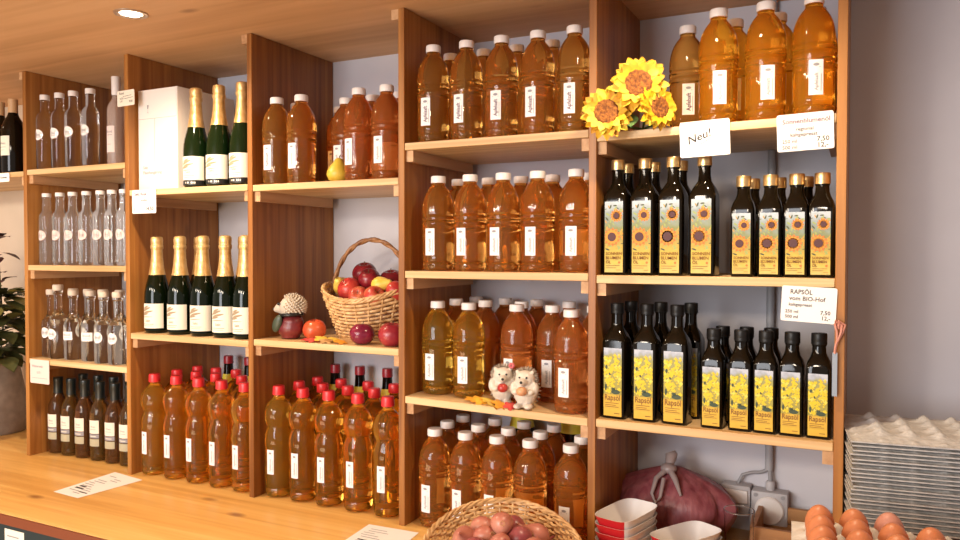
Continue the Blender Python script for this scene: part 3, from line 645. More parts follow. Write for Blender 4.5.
card('price_card', .518, .621, .812, .884, [('Sekt Rosé', .1, .76, .13, 'l', 2, .8), ('trocken', .36, .52, .09, 'l', 1, .32), ('1', .08, .12, .13, 'l', 1, .1), ('14,50', .9, .12, .16, 'r', 1, .4)], 'white price card hanging below the white carton', 0)
card('price_card', .011, .110, .252, .332, [('Winzerwein', .1, .68, .10, 'l', 1, .76), ('0,75 l', .36, .42, .09, 'l', 1, .26), ('-', .12, .22, .9, .22)], 'pinkish price card hanging above the amber wine bottles', 0, mats=('pinkpaper', 'ink_grey', 'ink'))
card('price_card', -.150, -.090, .936, .966, [('Rotwein', .2, .4, .25, 'l', 1, .6)], 'small white card on the shelf edge at far left', 0)

def flyer(name, pts, lab, dense):
    mb = MB(); P = [Vector((x, y, 0)) for x, y in pts]
    f = lambda z: (lambda u, v: tuple((P[0] * (1 - u) + P[1] * u) * (1 - v) + (P[3] * (1 - u) + P[2] * u) * v + Vector((0, 0, z))))
    mb.quad(0, 1, 0, 1, f(.0009), 0)
    rng = random.Random(5)
    for k in range(dense):
        v = .12 + .78 * k / dense; u0 = rng.choice([.1, .15, .45]); u1 = u0 + rng.uniform(.2, .42)
        mb.quad(u0, u1, v, v + .018, f(.0013), 1)
    mb.quad(.16, .46, .26, .30, f(.0013), 2); mb.quad(.55, .86, .17, .20, f(.0013), 2); mb.quad(.16, .40, .33, .37, f(.0013), 2)
    return tag(mb.build(name, ['paper', 'ink_grey', 'ink'], None, 0), lab, 'paper')
flyer('paper_sheet', [(.443, -.219), (.560, -.226), (.579, -.024), (.430, -.004)], 'white printed sheet lying on the table before the leftmost upright', 12)
flyer('paper_sheet', [(1.425, -.175), (1.575, -.185), (1.556, -.024), (1.412, -.030)], 'white printed sheet on the table left of the shallot basket', 9)

# ------------------------------------------------------------------ carton
ct = thing('carton_box', 'tall white wine carton standing beside the sparkling wine bottles', 'box', (.5075, .030, .8854))
bevel(MB().box(0, .170, 0, .235, 0, .310).build('box_body', 'carton', ct, 0), .003, 2)
l = MB(); f = lambda u, v: (u, -.0006, v)
l.quad(.004, .166, .2195, .2205, f, 0); l.quad(.072, .0732, .085, .219, f, 0); l.quad(.1655, .1665, .22, .306, f, 0)
l.text('Sekt', .0085, f, 0, 'l', .022, .066); l.text('Flaschengärung', .0095, f, 0, 'l', .022, .050, .105)
l.poly([(.040, .262), (.048, .262), (.0455, .250), (.0445, .250), (.0445, .240), (.048, .238), (.040, .238), (.0435, .240), (.0435, .250), (.0425, .250)], f, 0)
l.build('printing', ['ink_grey'], ct, 0)

# ------------------------------------------------------------------ fruit
def apple_geo(R, seg=24):
    mb = MB(); prof = []
    for i in range(19):
        t = PI * i / 18; r = R * math.sin(t) * (1 + .05 * math.cos(t)); z = R * .90 - R * .92 * math.cos(t)
        z += -R * .34 * math.exp(-(r / (R * .30)) ** 2) * (1 if i > 9 else 0) + R * .18 * math.exp(-(r / (R * .28)) ** 2) * (1 if i < 9 else 0)
        prof.append((0 if i in (0, 18) else r, z))
    zmin = min(p[1] for p in prof); prof = [(r, z - zmin) for r, z in prof]
    return mb.lathe(prof, seg, 0, None, lambda a, z: 1 + .02 * math.cos(5 * a)), prof[-1][1]
def apple(R, mat, loc, rot, label, group=None):
    r = thing('apple', label, 'apple', loc, 0, group); r.rotation_euler = rot
    mb, zt = apple_geo(R); mb.build('apple_skin', mat, r, 60)
    MB().tube([(0, 0, zt - .002), (.001, 0, zt + .008), (.003, .001, zt + R * .42)], [.0012, .001, .0014], 6).build('stem', 'stem', r, 40)
    return r
def pear(R, H, mat, loc, rot, label, cat='pear', name='pear'):
    r = thing(name, label, cat, loc); r.rotation_euler = rot
    MB().lathe([(0, .002), (R * .4, 0), (R * .8, H * .08), (R, H * .28), (R * .97, H * .42), (R * .75, H * .62), (R * .48, H * .78), (R * .36, H * .90), (R * .2, H * .97), (0, H * .98)], 28).build('fruit_skin', mat, r, 80)
    MB().tube([(0, 0, H * .96), (.002, 0, H * 1.04), (.006, 0, H * 1.13)], .0014, 6).build('stem', 'stem', r, 40)
    return r
pear(.031, .068, 'pear', (1.257, .050, .8824), (.0, .06, .3), 'yellow pear on the shelf before the cloudy red juice bottles')
ZC = .4494
M['apple_orange'] = mottled('orange red apple skin', (.55, .05, .02), (.66, .12, .04), 28, .3, stretch=(1, 1, .25))
apple(.033, 'apple_orange', (1.148, .085, ZC), (.1, .1, 0), 'orange-red apple right of the grey hedgehog figurine', 'apples on the shelf')
apple(.0335, 'apple_purple', (1.340, .042, ZC), (0, .05, 1), 'glossy purple apple in front of the fruit basket', 'apples on the shelf')
apple(.0365, 'apple_crim', (1.430, .046, ZC), (.1, -.1, 2), 'red apple in front of the fruit basket, right of purple one', 'apples on the shelf')

def woven_basket(root, fR, zrim, nrow, nst, wr, amp, mats, handle=None, base_z=.004):
    """fR(theta, t) -> (x, y) outline at height fraction t; zrim(theta) rim height"""
    mb = MB()
    seg = nst * 4
    for k in range(nrow):
        t = (k + .5) / nrow; pts = []
        for i in range(seg):
            th = 2 * PI * i / seg; x, y = fR(th, t); s = 1 + amp * math.cos(nst * th / 1 + (PI if k % 2 else 0))
            pts.append((x * s, y * s, base_z + t * zrim(th)))
        mb.tube(pts, wr * random.uniform(.85, 1.15), 5, 0, True)
    mb.build('weave', mats[0], root, 60)
    sk = MB()
    for k in range(nst):
        th = 2 * PI * (k + .0) / nst
        sk.tube([(*fR(th, t), base_z + t * zrim(th) * 1.02) for t in (0, .25, .5, .75, 1)], wr * .8, 5)
    sk.build('stakes', mats[0], root, 60)
    rm = MB()
    for q in range(3):
        rm.tube([(fR(2 * PI * i / 96, 1)[0] * (1 + .02 * math.cos(2 * PI * i / 96 * 16 + q * 2.1)), fR(2 * PI * i / 96, 1)[1] * (1 + .02 * math.cos(2 * PI * i / 96 * 16 + q * 2.1)),
                  base_z + zrim(2 * PI * i / 96) + wr * 1.1 * math.sin(2 * PI * i / 96 * 16 + q * 2.1)) for i in range(96)], wr * .95, 5, 0, True)
    rm.build('rim', mats[1], root, 60)
    bs = MB(); n = 40; vs = [(0, 0, base_z)] + [(*fR(2 * PI * k / n, 0), base_z) for k in range(n)] + [(0, 0, 0)] + [(*fR(2 * PI * k / n, 0), 0) for k in range(n)]
    bs.add(vs, [(0, k + 1, (k + 1) % n + 1) for k in range(n)] + [(n + 1, n + 2 + (k + 1) % n, n + 2 + k) for k in range(n)] + [(k + 1, n + 2 + k, n + 2 + (k + 1) % n, (k + 1) % n + 1) for k in range(n)])
    bs.build('base', mats[0], root, 30)
BX, BY = 1.268, .195
fb = thing('fruit_basket', 'pale wicker basket with arched handle holding apples', 'basket', (BX, BY, ZC))
fr1 = lambda th, t: ((.100 + .050 * t) * math.cos(th), (.082 + .036 * t) * math.sin(th))
zr1 = lambda th: .106 + .040 * (0.5 + 0.5 * math.cos(2 * th))
woven_basket(fb, fr1, zr1, 11, 22, .0042, .035, ['wicker', 'wicker'])
hd = MB()
for q in range(2):
    hd.tube([(.140 * math.cos(PI * i / 40), .004 * math.cos(i * .9 + q * PI), .10 + .180 * math.sin(PI * i / 40) + .003 * math.sin(i * .9 + q * PI)) for i in range(41)], .0052, 8)
hd.build('handle', 'wicker_dark', fb, 60)
for mat, R, x, y, z, rot, lab in [
    ('apple_dark', .036, 1.236, .205, .632, (.3, .1, 0), 'large dark red apple on top at the back of the fruit basket'),
    ('apple_dark', .032, 1.280, .165, .618, (.5, .2, 0), 'dark red apple in the middle of the fruit basket'),
    ('apple_dark', .036, 1.328, .205, .612, (.2, -.2, 1), 'dark red apple at the right back of the fruit basket'),
    ('apple_red', .034, 1.232, .135, .590, (.7, -.3, 0), 'bright red apple at the left front of the fruit basket'),
    ('apple_bi', .031, 1.330, .118, .572, (.9, .2, 1), 'red and yellow apple at the front rim of the fruit basket'),
    ('apple_red', .030, 1.378, .150, .586, (.8, .5, 2), 'light red apple at the right rim of the fruit basket'),
    ('apple_bi', .030, 1.276, .118, .570, (1, 0, .4), 'small striped apple low in the middle of the fruit basket')]:
    apple(R, mat, Vector((x, y, z)) - Euler(rot).to_matrix() @ Vector((0, 0, R * .8)), rot, lab, 'fruit in the basket')
pear(.028, .060, 'lemon', Vector((1.172, .180, .598)) - Euler((.9, -.4, .4)).to_matrix() @ Vector((0, 0, .026)), (.9, -.4, .4), 'yellow pear at the left end of the fruit basket')
pear(.024, .062, 'lemon', Vector((1.336, .142, .604)) - Euler((.2, 1.35, .2)).to_matrix() @ Vector((0, 0, .026)), (.2, 1.35, .2), 'yellow pear lying across the apples in the fruit basket')
# apples hidden under the top layer keep the pile up
st = MB(); rng = random.Random(11)
for k in range(70):
    th = rng.uniform(0, 2 * PI); r0 = rng.uniform(.3, .92); x, y = .128 * r0 * math.cos(th), .095 * r0 * math.sin(th); z = .080 + rng.uniform(-.008, .016)
    a = rng.uniform(0, PI); ln = rng.uniform(.02, .035)
    st.tube([(x - ln * math.cos(a), y - ln * math.sin(a), z), (x, y, z + .008), (x + ln * math.cos(a) * .8, y + ln * math.sin(a) * .8, z - .003)], .0014, 4)
st.lathe([(0, .006), (.09, .006), (.105, .074), (0, .080)], 24, 0, Matrix.Diagonal((1, .78, 1, 1)))
o = st.build('straw_filling', 'straw', None, 40, (BX, BY, ZC)) if 'straw' in M else None
if o is None:
    M['straw'] = mottled('pinkish paper straw', (.50, .25, .18), (.70, .45, .33), 60, .7); o = st.build('straw_filling', 'straw', None, 40, (BX, BY, ZC))
tag(o, 'pinkish shredded straw filling under the apples in the fruit basket', 'straw', kind='stuff')

# leaf garlands
def leaf_shape(s):
    out = []
    for k in range(24):
        a = 2 * PI * k / 24; r = s * (.55 + .45 * abs(math.cos(2.5 * a)))
        out.append((r * math.cos(a), r * math.sin(a)))
    return out
def garland(name, loc, spots, label):
    r = thing(name, label, 'leaves', loc)
    for i, (x, y, z, s, rz, tx, ty, mat) in enumerate(spots):
        T = Matrix.Translation((x, y, z)) @ Euler((tx, ty, rz)).to_matrix().to_4x4(); pts = leaf_shape(s); n = len(pts)
        mb = MB(); mb.add([(0, 0, .003)] + [(a, b, -.12 * (a * a + b * b) / s) for a, b in pts] + [(0, 0, .0022)] + [(a, b, -.12 * (a * a + b * b) / s - .0008) for a, b in pts],
               [(0, k + 1, (k + 1) % n + 1) for k in range(n)] + [(n + 1, n + 2 + (k + 1) % n, n + 2 + k) for k in range(n)], 0, T)
        mb.build('leaf', mat, r, 60)
    mb = MB(); mb.tube([(spots[0][0], spots[0][1], .002)] + [(s[0], s[1] + .004, .002) for s in spots[1:]], .0009, 5); mb.build('cord', 'stem', r, 60)
    return r
garland('leaf_garland', (0, 0, ZC), [(1.168, .032, .006, .020, .2, .1, .1, 'aut_re'), (1.192, .024, .007, .022, 1.2, .2, -.1, 'aut_re'), (1.214, .036, .009, .024, .6, .3, .2, 'aut_ye'), (1.238, .022, .007, .022, 2.2, .1, -.2, 'wicker'), (1.262, .034, .010, .024, 1.6, .35, .1, 'aut_ye'), (1.286, .022, .007, .020, .4, .15, .2, 'aut_or')], 'red and yellow artificial leaves before the fruit basket')
garland('leaf_garland', (0, 0, .3272), [(1.676, .034, .007, .022, .3, .1, .2, 'aut_or'), (1.700, .020, .008, .022, 1.3, .4, -.2, 'aut_or'), (1.722, .026, .010, .020, .8, .2, .2, 'aut_ye'), (1.744, .000, .006, .022, 2.2, .6, -.1, 'aut_ye'), (1.762, .006, .007, .022, 1.1, .5, .1, 'aut_or'), (1.790, .003, .006, .018, .2, .4, .2, 'aut_re')], 'orange artificial leaves before the two white hedgehog figurines')

# ------------------------------------------------------------------ hedgehog figurines
def spines(parent, balls, mat, keep, n=150, ln=.009, seed=1, w=.0026):
    rng = random.Random(seed); mb = MB()
    for c, r in balls:
        for k in range(n):
            z = 1 - 2 * (k + .5) / n; a = k * 2.39996; d = Vector((math.sqrt(1 - z * z) * math.cos(a), math.sqrt(1 - z * z) * math.sin(a), z))
            p = Vector((c[0] + r[0] * d.x, c[1] + r[1] * d.y, c[2] + r[2] * d.z))
            if not keep(p, d): continue
            q = d.to_track_quat('Z', 'Y').to_matrix().to_4x4()
            mb.lathe([(w, -.002), (w * .7, ln * .5), (0, ln * rng.uniform(.85, 1.1))], 5, 0, Matrix.Translation(p) @ q)
    return mb.build('spines', mat, parent, 60)
def white_hedgehog(loc, rz, held, label, flower):
    r = thing('hedgehog_figurine', label, 'figurine', loc, rz, 'white hedgehog figurines')
    b = MB()
    for c, rad in [((0, 0, .036), (.029, .026, .034)), ((0, -.004, .068), (.024, .022, .021)), ((0, -.027, .064), (.0095, .016, .0085)), ((-.013, -.022, .006), (.011, .016, .0065)), ((.013, -.022, .006), (.011, .016, .0065)),
                   ((-.026, -.010, .046), (.009, .012, .016)), ((.026, -.010, .046), (.009, .012, .016)), ((-.018, -.024, .040), (.009, .009, .007)), ((.018, -.024, .040), (.009, .009, .007)),
                   ((-.018, -.006, .084), (.0055, .004, .0055)), ((.018, -.006, .084), (.0055, .004, .0055)), ((0, 0, .004), (.022, .022, .0044))]:
        b.ball(c, rad, 16, 10)
    baked('body', b, 'ceramic', r, .0024, 3)
    for nm, p, q in (('eye', (-.0085, -.0245, .074), .0024), ('eye', (.0085, -.0245, .074), .0024), ('nose', (0, -.0430, .0655), .0034)): MB().ball(p, q, 10, 6).build(nm, 'black', r, 60)
    spines(r, [((0, .002, .040), (.029, .027, .036)), ((0, .002, .070), (.024, .021, .021))], 'spine', lambda p, d: (d.y > .12 or (d.y > -.25 and p.z > .05 and abs(d.x) > .55)) and p.z > .012, 190, .009, 3)
    h = MB(); mb, zt = apple_geo(.0125, 16); h.add(mb.v, mb.f, 0, Matrix.Translation((0, -.037, .034))); h.build('held_fruit', held, r, 60)
    if flower:
        fl = MB()
        for k in range(6): fl.ball((.021 + .0045 * math.cos(k * PI / 3), -.008, .093 + .0045 * math.sin(k * PI / 3)), .0036, 8, 6)
        fl.build('flower', 'pink', r, 60)
    return r
white_hedgehog((1.752, .046, .3270), .40, 'apple_red', 'white hedgehog figurine with pink flower holding a red apple', True)
white_hedgehog((1.818, .030, .3262), .15, 'peach', 'white hedgehog figurine holding a peach-coloured fruit', False)
g = thing('hedgehog_figurine', 'grey hedgehog figurine on a dark red base left of the fruit basket', 'figurine', (1.082, .062, ZC), 0)
b = MB()
for c, rad in [((0, 0, .030), (.040, .034, .030)), ((.004, 0, .046), (.036, .031, .026)), ((0, 0, .004), (.028, .026, .004))]: b.ball(c, rad, 20, 12)
baked('base', b, 'dkred_glaze', g, .003, 3)
b = MB()
for c, rad in [((.004, 0, .090), (.036, .032, .031)), ((-.026, -.008, .086), (.020, .017, .016)), ((-.038, -.012, .082), (.011, .010, .009)), ((.0, -.002, .072), (.026, .024, .016))]: b.ball(c, rad, 20, 12)
baked('head', b, 'ceramic_grey', g, .003, 3) if 'ceramic_grey' in M else None
if 'ceramic_grey' not in M:
    M['ceramic_grey'] = plain('beige grey ceramic', (.52, .44, .36), .5); baked('head', b, 'ceramic_grey', g, .003, 3)
spines(g, [((.006, .002, .091), (.0365, .0325, .0315))], 'spine_pale', lambda p, d: (d.x > -.05 or d.z > .62 - .3 * d.x) and d.z > -.5, 260, .008, 5, .0032)
MB().ball((-.020, -.0265, .099), .0046, 12, 8).build('eye', 'black', g, 60); MB().ball((-.0485, -.014, .083), .0042, 10, 6).build('nose', 'black', g, 60)
lf = MB(); lf.ball((-.020, -.033, .044), (.014, .007, .027), 16, 10, 0, Euler((.15, .45, .2)).to_matrix().to_4x4()); lf.build('leaf', 'dkgreen_glaze', g, 60)
sc = MB(); sc.tube([(.032 * math.cos(2 * PI * k / 30) + .002, .028 * math.sin(2 * PI * k / 30), .068 + .002 * math.cos(2 * PI * k / 30)) for k in range(30)], .005, 8, 0, True); sc.build('collar', 'black', g, 60)

# ------------------------------------------------------------------ sunflowers
sb = thing('sunflower_bunch', 'bunch of three yellow artificial sunflowers on the top right shelf', 'flower', (2.06, .0, .9625))
def sunflower(c, nrm, R, seed):
    rng = random.Random(seed); q = Vector(nrm).normalized().to_track_quat('Z', 'Y').to_matrix().to_4x4(); T = Matrix.Translation(Vector(c) - Vector((2.06, 0, .9625))) @ q
    mb = MB()
    for layer, (n, r1, tilt) in enumerate([(17, 1.0, .02), (16, .92, .18), (14, .80, .34)]):
        for k in range(n):
            a = 2 * PI * (k + .5 * layer) / n + rng.uniform(-.08, .08); L = R * r1 * rng.uniform(.9, 1.06); w = R * .17
            P = []
            for t, ww in ((.44, .60), (.60, 1.0), (.77, .92), (.91, .5), (1.0, .05)):
                rr = L * t; z = R * (.04 * layer + tilt * (t - .35) - .35 * max(0, t - .7) ** 1.2 * rng.uniform(.5, 1.3))
                P.append((rr, ww * w, z))
            vs = []
            for rr, ww, z in P: vs += [(rr * math.cos(a) - s_ * ww * math.sin(a), rr * math.sin(a) + s_ * ww * math.cos(a), z + abs(s_) * R * .03) for s_ in (-1, 0, 1)]
            fs = []
            for i in range(4):
                for j in range(2): fs.append((i * 3 + j, i * 3 + j + 1, i * 3 + j + 4, i * 3 + j + 3))
            mb.add(vs, fs, 0 if rng.random() < .7 else 1, T)
    fl = mb.build('flower_head', ['petal', 'petal2'], sb, 60)
    d = MB(); d.lathe([(R * .46, -R * .06), (R * .50, R * .08), (R * .46, R * .17), (R * .36, R * .20), (R * .18, R * .16), (0, R * .13)], 28, 0, T, lambda a, z: 1 + .03 * math.cos(14 * a)); d.build('seed_disc', 'disc', fl, 60)
    ca = MB(); ca.lathe([(0, -R * .30), (R * .10, -R * .30), (R * .30, -R * .12), (R * .47, -R * .06)], 20, 0, T); ca.build('calyx', 'leaf', fl, 60)
sunflower((2.104, -.040, 1.047), (.25, -1, .10), .062, 1)
sunflower((2.036, -.044, .992), (.30, -1, .16), .058, 2)
sunflower((2.142, -.030, .996), (.95, -.75, .05), .050, 3)
for (x, y, z), rz, tx, mt, s_ in [((2.012, -.014, 1.022), .4, 1.2, 'leaf', .034), ((2.145, .000, 1.030), -.8, 1.1, 'petal2', .026), ((2.085, -.026, .975), .2, .7, 'leaf', .028), ((2.128, -.030, .972), .2, .5, 'leaf', .022)]:
    mb = MB(); T = Matrix.Translation(Vector((x, y, z)) - Vector((2.06, 0, .9625))) @ Euler((tx, 0, rz)).to_matrix().to_4x4()
    pts = [(s_ * math.sin(PI * k / 8) * .55, s_ * (1 - 2 * k / 8)) for k in range(9)] + [(-s_ * math.sin(PI * k / 8) * .55, s_ * (1 - 2 * k / 8)) for k in range(7, 0, -1)]
    mb.add([(a, b_, .15 * abs(a)) for a, b_ in pts], [tuple(range(len(pts)))], 0, T); mb.build('leaf', mt, sb, 0)
mb = MB()
for p in [(2.104, -.025, 1.040), (2.036, -.030, .990), (2.142, -.018, .992)]:
    q = Vector(p) - Vector((2.06, 0, .9625)); mb.tube([q, (q.x * .8 + .01, .02, max(.006, q.z * .4)), (.03, .05, .004), (.06, .09, .003)], .0026, 6)
mb.build('stems', 'leaf', sb, 60)

# ------------------------------------------------------------------ shallot basket on the table
SX, SY = 1.883, -.243
s_b = thing('shallot_basket', 'round wicker basket of shallots at the front edge of the table', 'basket', (SX, SY, .0004))
woven_basket(s_b, lambda th, t: ((.108 + .055 * t ** .8) * math.cos(th), (.108 + .055 * t ** .8) * math.sin(th)), lambda th: .088 + .048 * max(0, math.cos(th - 2.0)) ** 1.3, 17, 34, .0034, .022, ['wicker', 'wicker'])
def shallot_make(mat):
    def make():
        r = empty('shallot')
        MB().lathe([(0, -.021), (.004, -.0215), (.011, -.019), (.0185, -.010), (.0205, 0), (.019, .009), (.0125, .018), (.006, .025), (.0028, .032), (.0022, .039), (0, .040)], 20, 0, None, lambda a, z: 1 + .03 * math.cos(3 * a)).build('bulb', mat, r, 70)
        k = MB()
        for i in range(9):
            a = 2 * PI * i / 9; k.tube([(.002 * math.cos(a), .002 * math.sin(a), -.0205), (.005 * math.cos(a), .005 * math.sin(a), -.025)], .0005, 4)
        k.build('root_tuft', 'wicker', r, 0)
        return r
    return make
SP = [Proto(shallot_make('shallot')), Proto(shallot_make('shallot_p'))]
rng = random.Random(4); cnt = 0; sd = []
for ring, (n, rr, z) in enumerate([(9, .086, .038), (4, .040, .036), (10, .104, .076), (6, .060, .078), (1, 0, .076), (7, .076, .112), (4, .036, .118), (1, .0, .146)]):
    for k in range(n):
        a = 2 * PI * (k + .37 * ring) / n; sd.append((SX + rr * math.cos(a), SY + rr * math.sin(a), z, ring))
for i, (x, y, z, ring) in enumerate(sd):
    p = SP[1 if rng.random() < .35 else 0]
    side = 'buried in the lower layer of the shallot basket' if z < .06 else 'in the middle layer of the heaped shallot basket' if z < .10 else 'on top of the heaped shallot basket'
    o = p.place((x, y, z), 0, 'reddish brown shallot ' + side, 'shallot', 'shallots, lower layer' if z < .06 else 'shallots, middle layer' if z < .10 else 'shallots, top layer')
    o.rotation_euler = (rng.uniform(.8, 2.2), rng.uniform(-.6, .6), rng.uniform(0, 6.28)); k = rng.uniform(1.05, 1.25); o.scale = (k, k, k)

# ------------------------------------------------------------------ paper food trays
def tray_geo(parent):
    """rectangular paper tray with flared rounded corners; printed red on its two end panels"""
    h = .052
    def ring(a, b, z, n=4.5, m=48): return [(x * a, y * b, z) for x, y, _ in sup(1, n, 0, m)]
    out = [ring(.030, .058, 0), ring(.038, .070, h * .5), ring(.0455, .082, h)]
    inn = [ring(.0447, .0812, h), ring(.0372, .0692, h * .5), ring(.0292, .0572, .0012)]
    mb = MB(); mb.loft(out + inn); me = mb.build('tray_shell', ['tray_white', 'tray_red'], parent, 50)
    me = me.data
    for p in me.polygons:
        if p.index < 96 and p.normal.y < -.70: p.material_index = 1
def tray_make():
    r = empty('paper_tray'); tray_geo(r); return r
TP = Proto(tray_make); pos = ['lowest', 'second from bottom', 'third from bottom', 'fourth from bottom', 'topmost']
for k in range(5):
    TP.place((2.066, .022, .0006 + k * .0172), -.24, f'white food tray with red end, {pos[k]} of the stack', 'tray', 'stacked food trays')
for k, nm in enumerate(('lowest', 'middle', 'upper')):
    TP.place((2.192 - .0006 * k, .050, .0006 + k * .0150), -.55 + .015 * k, f'white food tray, {nm} of the three lying right of the taller tray stack', 'tray', 'three food trays on the right')

# ------------------------------------------------------------------ red bag, jar, crate, sockets
bg = thing('net_bag', 'tied plastic bag with dark red contents against the wall', 'bag', (2.10, .262, .0006))
rngb = random.Random(2); rings = []
for i in range(13):
    t = i / 12; z = .165 * t; k = (.62 + 1.5 * t * (1 - t)) * (1 - t ** 5 * .82)
    ring = []
    for q in range(48):
        a = 2 * PI * q / 48; fold = 1 + .05 * math.cos(7 * a + 2 * t) + .03 * math.cos(13 * a - 5 * t) + .05 * t * math.cos(19 * a)
        lean = .015 * t
        ring.append((.162 * k * fold * math.cos(a) + lean, min(.098, .098 * k * fold * math.sin(a)), z + (.012 * math.cos(2 * a) * t * (1 - t))))
    rings.append(ring)
MB().loft(rings).build('bag_body', 'bag', bg, 60)
kn = MB(); kn.ball((.012, -.030, .166), (.020, .018, .013), 14, 8)
kn.tube([(.010, -.034, .166), (-.010, -.066, .148), (-.014, -.092, .118), (-.004, -.098, .098), (.006, -.094, .112), (.008, -.066, .150)], [.007, .006, .004, .004, .004, .005], 8)
kn.tube([(.012, -.030, .168), (.034, -.060, .150), (.052, -.080, .118)], [.008, .007, .003], 8)
kn.tube([(.012, -.02, .170), (.012, -.004, .190), (.024, -.002, .200)], [.010, .015, .006], 8); kn.build('knot', 'bag_clear', bg, 60)
jr = thing('glass_jar', 'empty clear glass jar between red bag and wall socket', 'jar', (2.290, .135, .0006))
MB().lathe([(0, .003), (.024, 0), (.029, .004), (.030, .010), (.032, .095), (.0335, .120), (.0315, .120), (.030, .095), (.028, .012), (0, .009)], 32, 0, None, lambda a, z: 1 + (.02 * math.cos(12 * a) if .012 < z < .07 else 0)).build('jar_glass', 'glass_thin', jr, 40)
MB().tube([(.0325 * math.cos(2 * PI * k / 32), .0325 * math.sin(2 * PI * k / 32), .120) for k in range(32)], .0013, 6, 0, True).build('rim', 'glass', jr, 60)
cr = thing('wooden_crate', 'low brown wooden crate behind the tray of eggs', 'crate', (2.31, .16, .0006))
for k in range(2):
    bevel(MB().box(0, .165, 0, .012, .001 + k * .040, .038 + k * .040).build('slat', 'crate', cr, 0), .001, 1)
    bevel(MB().box(0, .165, .168, .18, .001 + k * .040, .038 + k * .040).build('slat', 'crate', cr, 0), .001, 1)
for x in (.0, .153):
    bevel(MB().box(x, x + .012, .0122, .1678, 0, .079).build('end_panel', 'crate', cr, 0), .001, 1)
MB().box(.0122, .1528, .0122, .1678, .0, .006).build('base', 'crate', cr, 0)
wy = D - .0005
so = thing('wall_socket', 'grey surface socket with round hinged lid on the wall', 'socket', (2.334, wy, .072))
bevel(MB().box(-.042, .042, -.045, 0, -.040, .040).build('housing', 'grey_plastic', so, 0), .004, 2)
mb = MB(); mb.lathe([(0, 0), (.034, 0), (.034, .004), (.031, .007), (0, .008)], 32, 0, Matrix.Translation((0, -.045, -.004)) @ Matrix.Rotation(PI / 2, 4, 'X')); mb.build('lid', 'white', so, 40)
for x in (-.031, .031): MB().lathe([(0, 0), (.005, 0), (.005, .002), (0, .0024)], 12, 0, Matrix.Translation((x, -.045, .031)) @ Matrix.Rotation(PI / 2, 4, 'X')).build('screw', 'grey_dark', so, 40)
mb = MB(); mb.lathe([(.010, 0), (.011, .002), (.011, .018), (.008, .022), (0, .022)], 16, 0, Matrix.Translation((0, -.020, .0402))); mb.build('cable_gland', 'grey_plastic', so, 40)
sw = thing('switch_box', 'small grey switch box left of the round-lidded socket', 'switch', (2.256, wy, .082))
bevel(MB().box(-.036, .034, -.040, 0, -.034, .036).build('housing', 'grey_plastic', sw, 0), .004, 2)
bevel(MB().box(-.030, .028, -.046, -.0402, -.006, .026).build('rocker', 'white', sw, 0), .002, 2)
MB().box(-.012, .010, -.0415, -.0402, -.024, -.018).build('slot', 'grey_dark', sw, 0)
mb = MB(); mb.tube([(2.330, wy - .016, 1.303), (2.330, wy - .016, .70), (2.330, wy - .016, .160)], .0095, 14)
cd = thing('conduit_pipe', 'vertical grey conduit pipe on the wall behind the oil bottles', 'pipe', (0, 0, 0)); mb.build('pipe', 'conduit', cd, 60)
mb = MB(); mb.tube([(2.332, wy - .018, .162), (2.334, wy - .020, .135), (2.334, wy - .020, .112)], .005, 8); mb.build('cable', 'grey_dark', cd, 60)
mb = MB(); mb.tube([(2.325, wy - .012, .158), (2.310, wy - .012, .150), (2.290, wy - .014, .148), (2.268, wy - .018, .140), (2.258, wy - .020, .118)], .004, 8); mb.build('cable', 'grey_dark', cd, 60)

# hanging ribbon at the right upright
rb = thing('hanging_tag', 'pink cord with a bluish tag hanging at the right upright', 'ribbon', (2.487, -.004, .55))
mb = MB(); rngr = random.Random(8)
for k in range(5):
    a = k * 1.3; mb.tube([(0, -.004, -.030), (.006 * math.cos(a) + .004, -.005 + .003 * math.sin(a), -.010), (.010 * math.cos(a) + .004, -.006, .004), (.004 * math.cos(a + 1), -.005, .012), (.002, -.004, -.004)], .0022, 6)
mb.tube([(0, -.004, -.028), (-.003, -.004, -.040), (-.004, -.004, -.052)], .0030, 6); mb.build('cord_bow', 'ribbon', rb, 60)
mb = MB(); mb.box(-.0085, .0005, -.0052, -.0042, -.135, -.050); mb.build('tag', 'ribbon2', rb, 0)

